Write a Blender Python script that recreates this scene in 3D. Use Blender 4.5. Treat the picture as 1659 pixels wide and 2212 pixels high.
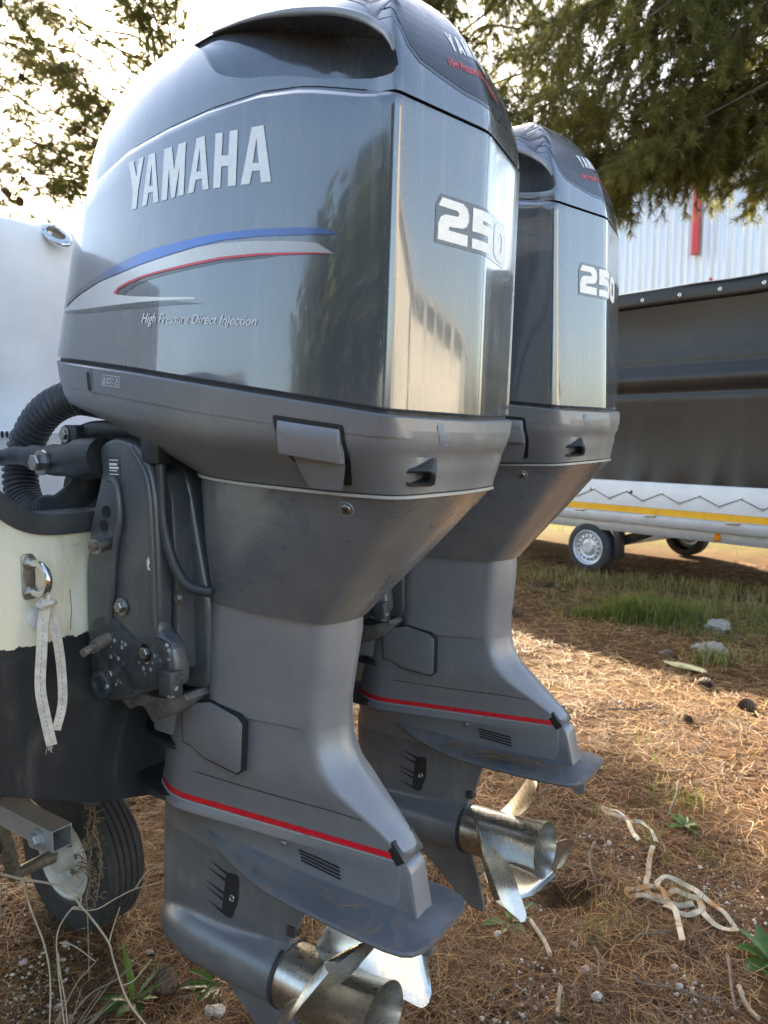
import bpy, bmesh, math, random
import numpy as np
from mathutils import Vector, Matrix, Quaternion
from mathutils.bvhtree import BVHTree

for _o in list(bpy.data.objects):
    bpy.data.objects.remove(_o)
SC = bpy.context.scene
COL = SC.collection
R_ = math.radians
rnd = random.Random(7)
rng = np.random.default_rng(11)
G = 0.62                                   # height of the ventilation plate of the near motor above the ground

# ------------------------------------------------------------------ camera
cam_d = bpy.data.cameras.new('camera')
cam = bpy.data.objects.new('camera', cam_d)
COL.objects.link(cam)
cam_d.sensor_fit = 'HORIZONTAL'
cam_d.sensor_width = 36.0
cam_d.lens = 36.0 * 1660.0 / 1659.0
cam_d.clip_start = 0.02
cam_d.clip_end = 2000.0
CAM = Vector((0.60161, -1.04708, 0.81840 + G))
def _cam_axes(yaw, pitch, roll):
    y, p, r = R_(yaw), R_(pitch), R_(roll)
    f = Vector((-math.cos(y) * math.cos(p), math.sin(y) * math.cos(p), -math.sin(p)))
    rt = f.cross(Vector((0, 0, 1))).normalized()
    dn = f.cross(rt)
    c, s = math.cos(r), math.sin(r)
    return rt * c + dn * s, rt * -s + dn * c, f
_rt, _dn, _fw = _cam_axes(55.35719, 5.77211, -0.24962)
_m = Matrix((_rt, -_dn, -_fw)).transposed().to_4x4()
_m.translation = CAM
cam.matrix_world = _m
cam_d.dof.use_dof = True
cam_d.dof.focus_distance = 1.55
cam_d.dof.aperture_fstop = 9.0
SC.camera = cam

# ------------------------------------------------------------------ sky and sun
SUN_EL, SUN_AZ = 25.31, 138.99             # azimuth counted from +X towards +Y
world = bpy.data.worlds.new('World')
SC.world = world
world.use_nodes = True
_nt = world.node_tree
_sky = _nt.nodes.new('ShaderNodeTexSky')
_sky.sky_type = 'NISHITA'
_sky.sun_disc = False
_sky.sun_elevation = R_(SUN_EL)
_sky.sun_rotation = R_(90.0 - SUN_AZ)
_sky.air_density = 1.0
_sky.dust_density = 2.4
_sky.ozone_density = 1.0
_nt.links.new(_sky.outputs[0], _nt.nodes['Background'].inputs[0])
_nt.nodes['Background'].inputs[1].default_value = 0.13
sun_d = bpy.data.lights.new('sun', 'SUN')
sun_d.energy = 5.0
sun_d.angle = R_(0.53)
sun_d.color = (1.0, 0.90, 0.74)
sun = bpy.data.objects.new('sun', sun_d)
COL.objects.link(sun)
_sd = Vector((math.cos(R_(SUN_EL)) * math.cos(R_(SUN_AZ)), math.cos(R_(SUN_EL)) * math.sin(R_(SUN_AZ)), math.sin(R_(SUN_EL))))
sun.rotation_euler = _sd.to_track_quat('Z', 'Y').to_euler()
sun.location = (-6, 6, 12)
SC.view_settings.view_transform = 'Standard'
SC.view_settings.look = 'None'
SC.view_settings.exposure = 2.55
SC.view_settings.gamma = 1.0
SC.view_settings.use_curve_mapping = False
SC.view_settings.use_white_balance = True
SC.view_settings.white_balance_temperature = 6850
SC.render.engine = 'CYCLES'
SC.cycles.max_bounces = 8
SC.cycles.use_denoising = True

# ------------------------------------------------------------------ helpers
def tag(o, label=None, cat=None, group=None, kind=None):
    if label: o['label'] = label
    if cat: o['category'] = cat
    if group: o['group'] = group
    if kind: o['kind'] = kind
    return o

def empty(name, loc=(0, 0, 0)):
    o = bpy.data.objects.new(name, None)
    COL.objects.link(o)
    o.location = loc
    o.empty_display_size = 0.1
    return o

def link(name, me, parent=None, mat=None, smooth=35):
    o = bpy.data.objects.new(name, me)
    COL.objects.link(o)
    if mat is not None and not me.materials:
        me.materials.append(mat)
    if parent is not None:
        o.parent = parent
    if smooth:
        me.polygons.foreach_set('use_smooth', [True] * len(me.polygons))
        if smooth < 180:
            me.set_sharp_from_angle(angle=R_(smooth))
    return o

def mesh(name, verts, faces, parent=None, mat=None, smooth=35, merge=0.0, fixn=True):
    me = bpy.data.meshes.new(name)
    me.from_pydata([tuple(map(float, v)) for v in verts], [], [tuple(f) for f in faces])
    if merge or fixn:
        bm = bmesh.new(); bm.from_mesh(me)
        if merge:
            bmesh.ops.remove_doubles(bm, verts=bm.verts, dist=merge)
        if fixn:
            bmesh.ops.recalc_face_normals(bm, faces=bm.faces)
        bm.to_mesh(me); bm.free()
    me.update()
    return link(name, me, parent, mat, smooth)

def fast_mesh(name, verts, faces, parent=None, mat=None, mats=None, mat_idx=None):
    """numpy verts (n,3), faces (m,k) -> mesh; for litter, needles, leaves"""
    me = bpy.data.meshes.new(name)
    verts = np.asarray(verts, dtype=np.float32); faces = np.asarray(faces, dtype=np.int32)
    m, k = faces.shape
    me.vertices.add(len(verts)); me.vertices.foreach_set('co', verts.ravel())
    me.loops.add(m * k); me.loops.foreach_set('vertex_index', faces.ravel())
    me.polygons.add(m); me.polygons.foreach_set('loop_start', np.arange(0, m * k, k, dtype=np.int32))
    if mats:
        for x in mats: me.materials.append(x)
        me.polygons.foreach_set('material_index', np.asarray(mat_idx, dtype=np.int32))
    elif mat: me.materials.append(mat)
    me.update(calc_edges=True)
    o = bpy.data.objects.new(name, me); COL.objects.link(o)
    if parent: o.parent = parent
    return o

def interp(x, xs, ys):
    return float(np.interp(x, xs, ys))

def fillet(pts, ds, n_arc=5, n_seg=3):
    """closed 2D polygon with rounded corners (corner cut ds[i]) and subdivided sides: always the same number of points"""
    P = [np.array(p, float) for p in pts]; n = len(P); out = []
    cut = []
    for i in range(n):
        a, p, b = P[i - 1], P[i], P[(i + 1) % n]
        la, lb = np.linalg.norm(a - p), np.linalg.norm(b - p)
        d = min(ds[i], la * .49, lb * .49)
        cut.append((p + (a - p) / max(la, 1e-9) * d, p, p + (b - p) / max(lb, 1e-9) * d))
    for i in range(n):
        q0, p, q1 = cut[i]
        for k in range(n_arc):
            t = k / (n_arc - 1)
            out.append((1 - t) ** 2 * q0 + 2 * t * (1 - t) * p + t * t * q1)
        e = cut[(i + 1) % n][0]
        for k in range(1, n_seg + 1):
            out.append(q1 + (e - q1) * k / (n_seg + 1))
    return np.array(out)

def half_to_full(h, d):
    """half outline from the rear point (y=0) to the front point (y=0); mirrored to a closed outline"""
    pts = [(x, -y) for x, y in h] + [(x, y) for x, y in h[-2:0:-1]]
    ds = list(d) + list(d[-2:0:-1])
    return pts, ds

def loft_faces(n_lv, n_pt, cap0=True, cap1=True):
    f = []
    for l in range(n_lv - 1):
        for i in range(n_pt):
            j = (i + 1) % n_pt
            f.append((l * n_pt + i, l * n_pt + j, (l + 1) * n_pt + j, (l + 1) * n_pt + i))
    if cap0: f.append(tuple(range(n_pt)))
    if cap1: f.append(tuple((n_lv - 1) * n_pt + i for i in range(n_pt)))
    return f

def loft(name, levels, parent=None, mat=None, smooth=35, cap0=True, cap1=True, merge=0.0):
    n = len(levels[0])
    v = [p for L in levels for p in L]
    return mesh(name, v, loft_faces(len(levels), n, cap0, cap1), parent, mat, smooth, merge)

def frames(path):
    P = [Vector(p) for p in path]; n = len(P); T = []
    for i in range(n):
        T.append((P[min(i + 1, n - 1)] - P[max(i - 1, 0)]).normalized())
    up = Vector((0, 0, 1)) if abs(T[0].z) < .9 else Vector((1, 0, 0))
    N = (up - T[0] * up.dot(T[0])).normalized(); out = []
    for i in range(n):
        if i:
            q = T[i - 1].rotation_difference(T[i]); N = (q @ N); N = (N - T[i] * N.dot(T[i])).normalized()
        out.append((P[i], T[i], N.copy(), T[i].cross(N)))
    return out

def tube_data(path, rad, seg=10, v0=0, flat=1.0):
    rad = rad if hasattr(rad, '__len__') else [rad] * len(path)
    v, f = [], []
    for (p, t, n, b), r in zip(frames(path), rad):
        for k in range(seg):
            a = 2 * math.pi * k / seg
            v.append(p + n * math.cos(a) * r + b * math.sin(a) * r * flat)
    L = len(path)
    for l in range(L - 1):
        for i in range(seg):
            j = (i + 1) % seg
            f.append((v0 + l * seg + i, v0 + l * seg + j, v0 + (l + 1) * seg + j, v0 + (l + 1) * seg + i))
    f.append(tuple(v0 + i for i in range(seg))[::-1]); f.append(tuple(v0 + (L - 1) * seg + i for i in range(seg)))
    return v, f

def tube(name, path, rad, parent=None, mat=None, seg=10, smooth=40, flat=1.0):
    v, f = tube_data(path, rad, seg, 0, flat)
    return mesh(name, v, f, parent, mat, smooth)

def smooth_path(pts, n=8):
    """Catmull-Rom through the points"""
    P = [np.array(p, float) for p in pts]; P = [2 * P[0] - P[1]] + P + [2 * P[-1] - P[-2]]; out = []
    for i in range(1, len(P) - 2):
        a, b, c, d = P[i - 1:i + 3]
        for k in range(n):
            t = k / n
            out.append(.5 * (2 * b + (c - a) * t + (2 * a - 5 * b + 4 * c - d) * t * t + (3 * b - a - 3 * c + d) * t ** 3))
    out.append(P[-2]); return out

def ribbon_data(path, width, thick, nrm=None, v0=0):
    """flat strap along a path: width across, thick through; nrm gives the face normal per point"""
    v, f = [], []; n = len(path)
    F = frames(path)
    for i, (p, t, nn, b) in enumerate(F):
        nv = Vector(nrm[i] if nrm is not None and hasattr(nrm[0], '__len__') else (nrm or nn))
        nv = (nv - t * nv.dot(t)).normalized(); s = t.cross(nv)
        w = (width[i] if hasattr(width, '__len__') else width) / 2
        for a, c in ((-1, -1), (1, -1), (1, 1), (-1, 1)):
            v.append(p + s * a * w + nv * c * thick / 2)
    for l in range(n - 1):
        for i in range(4):
            j = (i + 1) % 4
            f.append((v0 + l * 4 + i, v0 + l * 4 + j, v0 + (l + 1) * 4 + j, v0 + (l + 1) * 4 + i))
    f.append((v0, v0 + 3, v0 + 2, v0 + 1)); e = v0 + (n - 1) * 4; f.append((e, e + 1, e + 2, e + 3))
    return v, f

def box(name, lo, hi, parent=None, mat=None, bev=0.004, seg=2, rot=None, at=None):
    bm = bmesh.new()
    bmesh.ops.create_cube(bm, size=1.0)
    lo, hi = Vector(lo), Vector(hi)
    for v in bm.verts:
        v.co = Vector([(lo[i] + hi[i]) / 2 + v.co[i] * (hi[i] - lo[i]) for i in range(3)])
    if bev:
        bmesh.ops.bevel(bm, geom=bm.edges[:], offset=bev, segments=seg, affect='EDGES', profile=.5)
    if rot is not None:
        bmesh.ops.transform(bm, matrix=rot, verts=bm.verts)
    me = bpy.data.meshes.new(name); bm.to_mesh(me); bm.free()
    return link(name, me, parent, mat, 35)

def prism(name, poly, y0, y1, parent=None, mat=None, bev=0.0, axis='Y', seg=2):
    """polygon in (x,z) extruded along y (axis='Y'), or (y,z) along x (axis='X'), or (x,y) along z"""
    bm = bmesh.new()
    def P(a, b, c): return (a, c, b) if axis == 'Y' else ((c, a, b) if axis == 'X' else (a, b, c))
    v = [bm.verts.new(P(a, b, y0)) for a, b in poly]
    f = bm.faces.new(v)
    r = bmesh.ops.extrude_face_region(bm, geom=[f])
    d = P(0, 0, y1 - y0)
    bmesh.ops.translate(bm, vec=d, verts=[e for e in r['geom'] if isinstance(e, bmesh.types.BMVert)])
    bmesh.ops.recalc_face_normals(bm, faces=bm.faces)
    if bev:
        bmesh.ops.bevel(bm, geom=[e for e in bm.edges if e.calc_face_angle(0) > .5], offset=bev, segments=seg, affect='EDGES', profile=.5)
    me = bpy.data.meshes.new(name); bm.to_mesh(me); bm.free()
    return link(name, me, parent, mat, 35)

def lathe_data(prof, seg=32, axis=(0, 0, 1), at=(0, 0, 0), v0=0, close=False):
    """profile of (radius, height) turned about an axis through at"""
    ax = Vector(axis).normalized()
    a = Vector((1, 0, 0)) if abs(ax.x) < .8 else Vector((0, 1, 0))
    e1 = (a - ax * a.dot(ax)).normalized(); e2 = ax.cross(e1); at = Vector(at); v, f = [], []
    for r, h in prof:
        for k in range(seg):
            t = 2 * math.pi * k / seg
            v.append(at + ax * h + e1 * r * math.cos(t) + e2 * r * math.sin(t))
    n = len(prof)
    for l in range(n - 1 if not close else n):
        m = (l + 1) % n
        for i in range(seg):
            j = (i + 1) % seg
            f.append((v0 + l * seg + i, v0 + l * seg + j, v0 + m * seg + j, v0 + m * seg + i))
    return v, f

def lathe(name, prof, parent=None, mat=None, seg=32, axis=(0, 0, 1), at=(0, 0, 0), smooth=35, close=False):
    v, f = lathe_data(prof, seg, axis, at, 0, close)
    return mesh(name, v, f, parent, mat, smooth, merge=1e-5)

def bolt(name, at, axis, r=.008, h=.008, parent=None, mat=None, washer=True):
    ax = Vector(axis).normalized()
    bm_v, bm_f = [], []
    if washer:
        v, f = lathe_data([(0, 0), (r * 1.7, 0), (r * 1.7, h * .25), (0, h * .25)], 14, ax, at); bm_v += v; bm_f += f
    v, f = lathe_data([(0, h * .25), (r * 1.15, h * .25), (r * 1.15, h * .85), (r * 1.0, h), (0, h)], 6, ax, at, len(bm_v)); bm_v += v; bm_f += f
    return mesh(name, bm_v, bm_f, parent, mat, 25, merge=1e-6)

def join_mesh(name, parts, parent=None, mat=None, smooth=35):
    v, f = [], []
    for pv, pf in parts:
        k = len(v); v += list(pv); f += [tuple(i + k for i in q) for q in pf]
    return mesh(name, v, f, parent, mat, smooth)

def bvh_of(obs):
    v, f = [], []
    for o in obs:
        k = len(v)
        v += [o.matrix_basis @ x.co for x in o.data.vertices]
        f += [tuple(k + i for i in p.vertices) for p in o.data.polygons]
    return BVHTree.FromPolygons(v, f)

def decal(name, loops, mapper, parent, mat, maxlen=.012, text=None):
    """flat print: 2D loops (outer and holes) are filled, cut fine and laid on a surface by mapper(u,v)"""
    if text is None:
        cu = bpy.data.curves.new('print', 'CURVE'); cu.dimensions = '2D'; cu.fill_mode = 'BOTH'
        for L in loops:
            s = cu.splines.new('POLY'); s.points.add(len(L) - 1); s.use_cyclic_u = True
            for i, (a, b) in enumerate(L): s.points[i].co = (a, b, 0, 1)
    else:
        cu = text
    ob = bpy.data.objects.new('print', cu); COL.objects.link(ob)
    dg = bpy.context.evaluated_depsgraph_get()
    me = bpy.data.meshes.new_from_object(ob.evaluated_get(dg), depsgraph=dg)
    bpy.data.objects.remove(ob); bpy.data.curves.remove(cu)
    bm = bmesh.new(); bm.from_mesh(me); bpy.data.meshes.remove(me)
    bmesh.ops.remove_doubles(bm, verts=bm.verts, dist=1e-6)
    bmesh.ops.triangulate(bm, faces=bm.faces)
    for _ in range(7):
        es = [e for e in bm.edges if e.calc_length() > maxlen]
        if not es: break
        bmesh.ops.subdivide_edges(bm, edges=es, cuts=1, use_grid_fill=False)
        bmesh.ops.triangulate(bm, faces=bm.faces)
    bad = []
    for v in bm.verts:
        q = mapper(v.co.x, v.co.y)
        if q is None: bad.append(v)
        else: v.co = q
    if bad: bmesh.ops.delete(bm, geom=bad, context='VERTS')
    me = bpy.data.meshes.new(name); bm.to_mesh(me); bm.free()
    return link(name, me, parent, mat, 60)

def text_curve(s, size=1.0, shear=0.0, bold=0.0, space=1.0):
    cu = bpy.data.curves.new('print', 'FONT'); cu.body = s; cu.size = size; cu.shear = shear; cu.offset = bold
    cu.space_character = space; cu.fill_mode = 'BOTH' if hasattr(cu, 'fill_mode') else cu.fill_mode
    cu.resolution_u = 3
    return cu

def smax(a, b, k):
    h = np.clip(.5 + .5 * (a - b) / k, 0, 1)
    return b + (a - b) * h + k * h * (1 - h)

def vnoise(x, y, seed=0):
    """cheap smooth value noise on arrays"""
    def h(i, j):
        n = (i * 374761393 + j * 668265263 + seed * 974634777) & 0x7fffffff
        n = ((n ^ (n >> 13)) * 1274126177) & 0x7fffffff
        return ((n ^ (n >> 16)) & 0xffff) / 65535.0
    xi = np.floor(x).astype(np.int64); yi = np.floor(y).astype(np.int64); fx, fy = x - xi, y - yi
    fx = fx * fx * (3 - 2 * fx); fy = fy * fy * (3 - 2 * fy)
    return (h(xi, yi) * (1 - fx) + h(xi + 1, yi) * fx) * (1 - fy) + (h(xi, yi + 1) * (1 - fx) + h(xi + 1, yi + 1) * fx) * fy

# ------------------------------------------------------------------ materials
def new_mat(name):
    m = bpy.data.materials.new(name); m.use_nodes = True
    return m, m.node_tree, m.node_tree.nodes['Principled BSDF']

def ramp(nt, fac, stops, interp_='LINEAR'):
    n = nt.nodes.new('ShaderNodeValToRGB'); n.color_ramp.interpolation = interp_
    e = n.color_ramp.elements
    while len(e) < len(stops): e.new(.5)
    for i, (p, c) in enumerate(stops):
        e[i].position = p; e[i].color = (*c, 1) if len(c) == 3 else c
    nt.links.new(fac, n.inputs[0]); return n.outputs[0]

def noise(nt, scale, detail=4, rough=.55, vec=None, stretch=None, dist=0.0):
    n = nt.nodes.new('ShaderNodeTexNoise'); n.inputs['Scale'].default_value = scale
    n.inputs['Detail'].default_value = detail; n.inputs['Roughness'].default_value = rough; n.inputs['Distortion'].default_value = dist
    if vec is None:
        tc = nt.nodes.new('ShaderNodeTexCoord'); vec = tc.outputs['Object']
    if stretch is not None:
        mp = nt.nodes.new('ShaderNodeMapping'); mp.inputs['Scale'].default_value = stretch
        nt.links.new(vec, mp.inputs['Vector']); vec = mp.outputs[0]
    nt.links.new(vec, n.inputs['Vector'])
    return n.outputs['Fac']

def mixc(nt, fac, a, b, mode='MIX'):
    n = nt.nodes.new('ShaderNodeMix'); n.data_type = 'RGBA'; n.blend_type = mode
    for sock, val in ((n.inputs[0], fac), (n.inputs[6], a), (n.inputs[7], b)):
        if hasattr(val, 'is_linked'): nt.links.new(val, sock)
        elif hasattr(val, '__len__'): sock.default_value = (*val, 1) if len(val) == 3 else val
        else: sock.default_value = val
    return n.outputs[2]

def bump(nt, bsdf, h, strength=.3, dist=.002):
    b = nt.nodes.new('ShaderNodeBump'); b.inputs['Strength'].default_value = strength; b.inputs['Distance'].default_value = dist
    nt.links.new(h, b.inputs['Height']); nt.links.new(b.outputs[0], bsdf.inputs['Normal'])
    return b

def plain(name, col, rough=.5, metal=0.0, coat=0.0, coat_rough=.05, var=.15, vscale=18, grain=0.0, gscale=300, rough_var=.1, spec=.5):
    m, nt, b = new_mat(name)
    f = noise(nt, vscale, 5, .6)
    lo = tuple(c * (1 - var) for c in col); hi = tuple(min(1, c * (1 + var)) for c in col)
    nt.links.new(ramp(nt, f, [(.3, lo), (.7, hi)]), b.inputs['Base Color'])
    f2 = noise(nt, vscale * 2.7, 4, .6)
    r = ramp(nt, f2, [(.3, (max(0, rough - rough_var),) * 3), (.75, (min(1, rough + rough_var),) * 3)])
    nt.links.new(r, b.inputs['Roughness'])
    b.inputs['Metallic'].default_value = metal
    b.inputs['Coat Weight'].default_value = coat
    b.inputs['Coat Roughness'].default_value = coat_rough
    b.inputs['Specular IOR Level'].default_value = spec
    if grain:
        bump(nt, b, noise(nt, gscale, 3, .6), grain, .001)
    return m
def paint_gloss():
    m, nt, b = new_mat('paint_gloss_grey')
    flake = noise(nt, 900, 2, .7)
    base = ramp(nt, flake, [(.35, (.066, .075, .086)), (.68, (.098, .109, .122))])
    dust = noise(nt, 9, 6, .7, stretch=(1, 1, .22), dist=.4)
    speck = noise(nt, 160, 2, .6)
    dm = ramp(nt, dust, [(.50, (0, 0, 0)), (.78, (.30, .30, .30))])
    sm = ramp(nt, speck, [(.66, (0, 0, 0)), (.72, (.35, .35, .35))])
    st = noise(nt, 70, 3, .6, stretch=(1, 1, .035)); st2 = noise(nt, 5, 4, .6)
    sk = nt.nodes.new('ShaderNodeMath'); sk.operation = 'MULTIPLY'
    nt.links.new(ramp(nt, st, [(.52, (0,) * 3), (.70, (.42,) * 3)]), sk.inputs[0]); nt.links.new(ramp(nt, st2, [(.42, (0,) * 3), (.62, (1,) * 3)]), sk.inputs[1])
    mx0 = nt.nodes.new('ShaderNodeMath'); mx0.operation = 'MAXIMUM'
    nt.links.new(sk.outputs[0], mx0.inputs[0]); nt.links.new(sm, mx0.inputs[1]); sm = mx0.outputs[0]
    mx = nt.nodes.new('ShaderNodeMath'); mx.operation = 'MAXIMUM'
    nt.links.new(dm, mx.inputs[0]); nt.links.new(sm, mx.inputs[1])
    nt.links.new(mixc(nt, mx.outputs[0], base, (.20, .195, .17)), b.inputs['Base Color'])
    nt.links.new(ramp(nt, dust, [(.35, (.16,) * 3), (.8, (.38,) * 3)]), b.inputs['Roughness'])
    b.inputs['Metallic'].default_value = .25
    b.inputs['Coat Weight'].default_value = 1.0; b.inputs['Coat IOR'].default_value = 1.75
    ra = nt.nodes.new('ShaderNodeMath'); ra.operation = 'MULTIPLY_ADD'; ra.inputs[1].default_value = .45
    nt.links.new(mx.outputs[0], ra.inputs[0]); nt.links.new(ramp(nt, noise(nt, 30, 5, .7, stretch=(1, 1, .3)), [(.4, (.025,) * 3), (.8, (.10,) * 3)]), ra.inputs[2])
    nt.links.new(ra.outputs[0], b.inputs['Coat Roughness'])
    bump(nt, b, noise(nt, 14, 2, .5), .05, .004)
    return m

def paint_satin(name, col, rough=.42, dirt=.25, metal=.25, coat=.25):
    m, nt, b = new_mat(name)
    flake = noise(nt, 700, 2, .7)
    base = ramp(nt, flake, [(.3, tuple(c * .8 for c in col)), (.7, tuple(c * 1.2 for c in col))])
    mot = noise(nt, 3.2, 5, .65, dist=.7)
    base = mixc(nt, ramp(nt, mot, [(.36, (.32,) * 3), (.64, (0,) * 3)]), base, tuple(c * .62 for c in col))
    d = noise(nt, 7, 6, .7, dist=.6)
    streak = noise(nt, 26, 4, .6, stretch=(1, 1, .12))
    mm = nt.nodes.new('ShaderNodeMath'); mm.operation = 'MULTIPLY'
    nt.links.new(ramp(nt, d, [(.42, (0,) * 3), (.75, (1,) * 3)]), mm.inputs[0])
    nt.links.new(ramp(nt, streak, [(.35, (.10,) * 3), (.7, (min(1, dirt * 1.7),) * 3)]), mm.inputs[1])
    c = mixc(nt, mm.outputs[0], base, (.33, .31, .27))
    scr = noise(nt, 60, 2, .5, stretch=(1.4, 1, .15), dist=1.5)
    c = mixc(nt, ramp(nt, scr, [(.70, (0,) * 3), (.73, (.4,) * 3)]), c, (.28, .30, .31))
    nt.links.new(c, b.inputs['Base Color'])
    nt.links.new(ramp(nt, d, [(.3, (rough - .06,) * 3), (.75, (rough + .16,) * 3)]), b.inputs['Roughness'])
    b.inputs['Metallic'].default_value = metal
    b.inputs['Coat Weight'].default_value = coat; b.inputs['Coat Roughness'].default_value = .22
    bump(nt, b, noise(nt, 420, 3, .6), .06, .0006)
    return m

def steel(name, col=(.52, .50, .45), rough=.24):
    m, nt, b = new_mat(name)
    d = noise(nt, 22, 6, .7, dist=.5)
    nt.links.new(ramp(nt, d, [(.40, col), (.72, tuple(c * .74 for c in col))]), b.inputs['Base Color'])
    sp = noise(nt, 130, 3, .6)
    r = ramp(nt, sp, [(.4, (rough,) * 3), (.8, (rough + .12,) * 3)])
    nt.links.new(r, b.inputs['Roughness'])
    b.inputs['Metallic'].default_value = .95
    bump(nt, b, noise(nt, 60, 3, .6), .06, .001)
    return m

def plate_mat():
    """painted ventilation plate with dried mud"""
    m, nt, b = new_mat('muddy_plate_paint')
    d = noise(nt, 30, 9, .75, dist=1.2)
    c = mixc(nt, ramp(nt, d, [(.48, (0,) * 3), (.66, (.8,) * 3)]), (.090, .098, .108), (.17, .125, .088))
    nt.links.new(c, b.inputs['Base Color'])
    nt.links.new(ramp(nt, d, [(.4, (.34,) * 3), (.65, (.85,) * 3)]), b.inputs['Roughness'])
    bump(nt, b, d, .25, .001)
    return m

def scaly_paint():
    """dark paint with pale salt and barnacle rings"""
    m, nt, b = new_mat('pitted_bracket_paint')
    tc = nt.nodes.new('ShaderNodeTexCoord')
    v = nt.nodes.new('ShaderNodeTexVoronoi'); v.inputs['Scale'].default_value = 72; v.inputs['Randomness'].default_value = 1
    nt.links.new(tc.outputs['Object'], v.inputs['Vector'])
    ring = ramp(nt, v.outputs['Distance'], [(.0, (.55,) * 3), (.16, (.75,) * 3), (.25, (1,) * 3), (.34, (0,) * 3)])
    pick = ramp(nt, noise(nt, 17, 3, .6), [(.50, (0,) * 3), (.56, (.9,) * 3)])
    mu = nt.nodes.new('ShaderNodeMath'); mu.operation = 'MULTIPLY'
    nt.links.new(ring, mu.inputs[0]); nt.links.new(pick, mu.inputs[1])
    d = noise(nt, 30, 6, .7)
    base = ramp(nt, d, [(.35, (.022, .028, .034)), (.75, (.075, .082, .085))])
    nt.links.new(mixc(nt, mu.outputs[0], base, (.42, .45, .46)), b.inputs['Base Color'])
    nt.links.new(ramp(nt, d, [(.3, (.3,) * 3), (.7, (.65,) * 3)]), b.inputs['Roughness'])
    bump(nt, b, d, .3, .002)
    return m

M = {}
M['gloss'] = paint_gloss()
M['satin'] = paint_satin('paint_satin_grey', (.19, .20, .214), .40, .26)
M['apron'] = paint_satin('paint_apron_grey', (.165, .175, .19), .27, .32, .2, .5)
M['case'] = paint_satin('paint_case_grey', (.215, .224, .242), .38, .26)
M['gear'] = paint_satin('paint_gearcase_grey', (.150, .157, .170), .33, .45)
M['plate'] = plate_mat()
M['scaly'] = scaly_paint()
M['bracket'] = paint_satin('paint_bracket_grey', (.080, .088, .098), .36, .2)
M['dark'] = plain('dark_recess', (.012, .013, .014), .6, var=.3)
M['black'] = plain('black_plastic', (.022, .023, .025), .42, var=.25, vscale=30)
M['label_black'] = plain('gloss_black_panel', (.014, .016, .018), .30, coat=.3, coat_rough=.15, var=.5, vscale=14, spec=.3)
M['rubber'] = plain('rubber_dark', (.028, .028, .029), .62, var=.3, vscale=25, grain=.15)
M['rub_rail'] = plain('grey_rub_rail', (.052, .054, .054), .5, var=.3, vscale=12, grain=.1)
M['hose'] = plain('hose_black', (.040, .042, .045), .45, var=.3, vscale=20)
M['prop'] = steel('propeller_steel', (.56, .535, .48), .27)
M['prop2'] = steel('hub_inner_steel', (.30, .28, .25), .35)
M['chrome'] = steel('polished_steel', (.72, .71, .69), .10)
M['bolt'] = steel('bolt_steel', (.42, .40, .37), .34)
M['rusty'] = plain('corroded_steel', (.21, .185, .15), .6, metal=.5, var=.4, vscale=60, grain=.3)
M['zinc'] = plain('dull_zinc', (.15, .145, .135), .65, metal=.4, var=.4, vscale=40, grain=.3)
M['silver'] = plain('silver_print', (.74, .73, .69), .42, metal=.12, var=.08, vscale=120)
M['white_print'] = plain('white_print', (.74, .745, .74), .4, var=.05)
M['blue'] = plain('blue_print', (.035, .115, .42), .22, coat=1.0, var=.1, vscale=60)
M['red'] = plain('red_print', (.60, .012, .025), .33, coat=.4, var=.12, vscale=60)
M['dgrey'] = plain('dark_grey_print', (.040, .045, .048), .3, coat=.8, var=.1)
M['redtxt'] = plain('red_text_print', (.50, .045, .05), .4, var=.1)
M['paleline'] = plain('pale_pinstripe', (.36, .36, .34), .4, var=.1)

def stripe_blend(name, c0, c1, x0, x1, hatch=None, h0=0, h1=0):
    """printed stripe whose ink goes from c0 to c1 along the object's X, with a fine dot screen further aft"""
    m, nt, b = new_mat(name)
    tc = nt.nodes.new('ShaderNodeTexCoord'); sx = nt.nodes.new('ShaderNodeSeparateXYZ')
    nt.links.new(tc.outputs['Object'], sx.inputs[0])
    mr = nt.nodes.new('ShaderNodeMapRange'); mr.inputs[1].default_value = x0; mr.inputs[2].default_value = x1
    nt.links.new(sx.outputs[0], mr.inputs[0])
    c = mixc(nt, mr.outputs[0], c0, c1)
    if hatch:
        ck = nt.nodes.new('ShaderNodeTexWave'); ck.inputs['Scale'].default_value = 150; ck.bands_direction = 'DIAGONAL'
        nt.links.new(tc.outputs['Object'], ck.inputs['Vector'])
        m2 = nt.nodes.new('ShaderNodeMapRange'); m2.inputs[1].default_value = h0; m2.inputs[2].default_value = h1
        nt.links.new(sx.outputs[0], m2.inputs[0])
        th = nt.nodes.new('ShaderNodeMath'); th.operation = 'LESS_THAN'
        sc_ = nt.nodes.new('ShaderNodeMath'); sc_.operation = 'MULTIPLY'; sc_.inputs[1].default_value = .9
        nt.links.new(m2.outputs[0], sc_.inputs[0])
        nt.links.new(ck.outputs['Fac'], th.inputs[0]); nt.links.new(sc_.outputs[0], th.inputs[1])
        c = mixc(nt, th.outputs[0], c, hatch)
    nt.links.new(c, b.inputs['Base Color']); b.inputs['Roughness'].default_value = .3
    b.inputs['Coat Weight'].default_value = .8; b.inputs['Coat Roughness'].default_value = .08
    return m
M['stripe_blue'] = stripe_blend('blue_stripe_ink', (.045, .05, .05), (.010, .13, .52), -.60, -.44, (.05, .06, .08), -.26, -.02)
M['stripe_silver'] = stripe_blend('silver_stripe_ink', (.42, .42, .41), (.72, .71, .66), -.64, -.42, (.09, .10, .10), -.36, .02)
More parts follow.
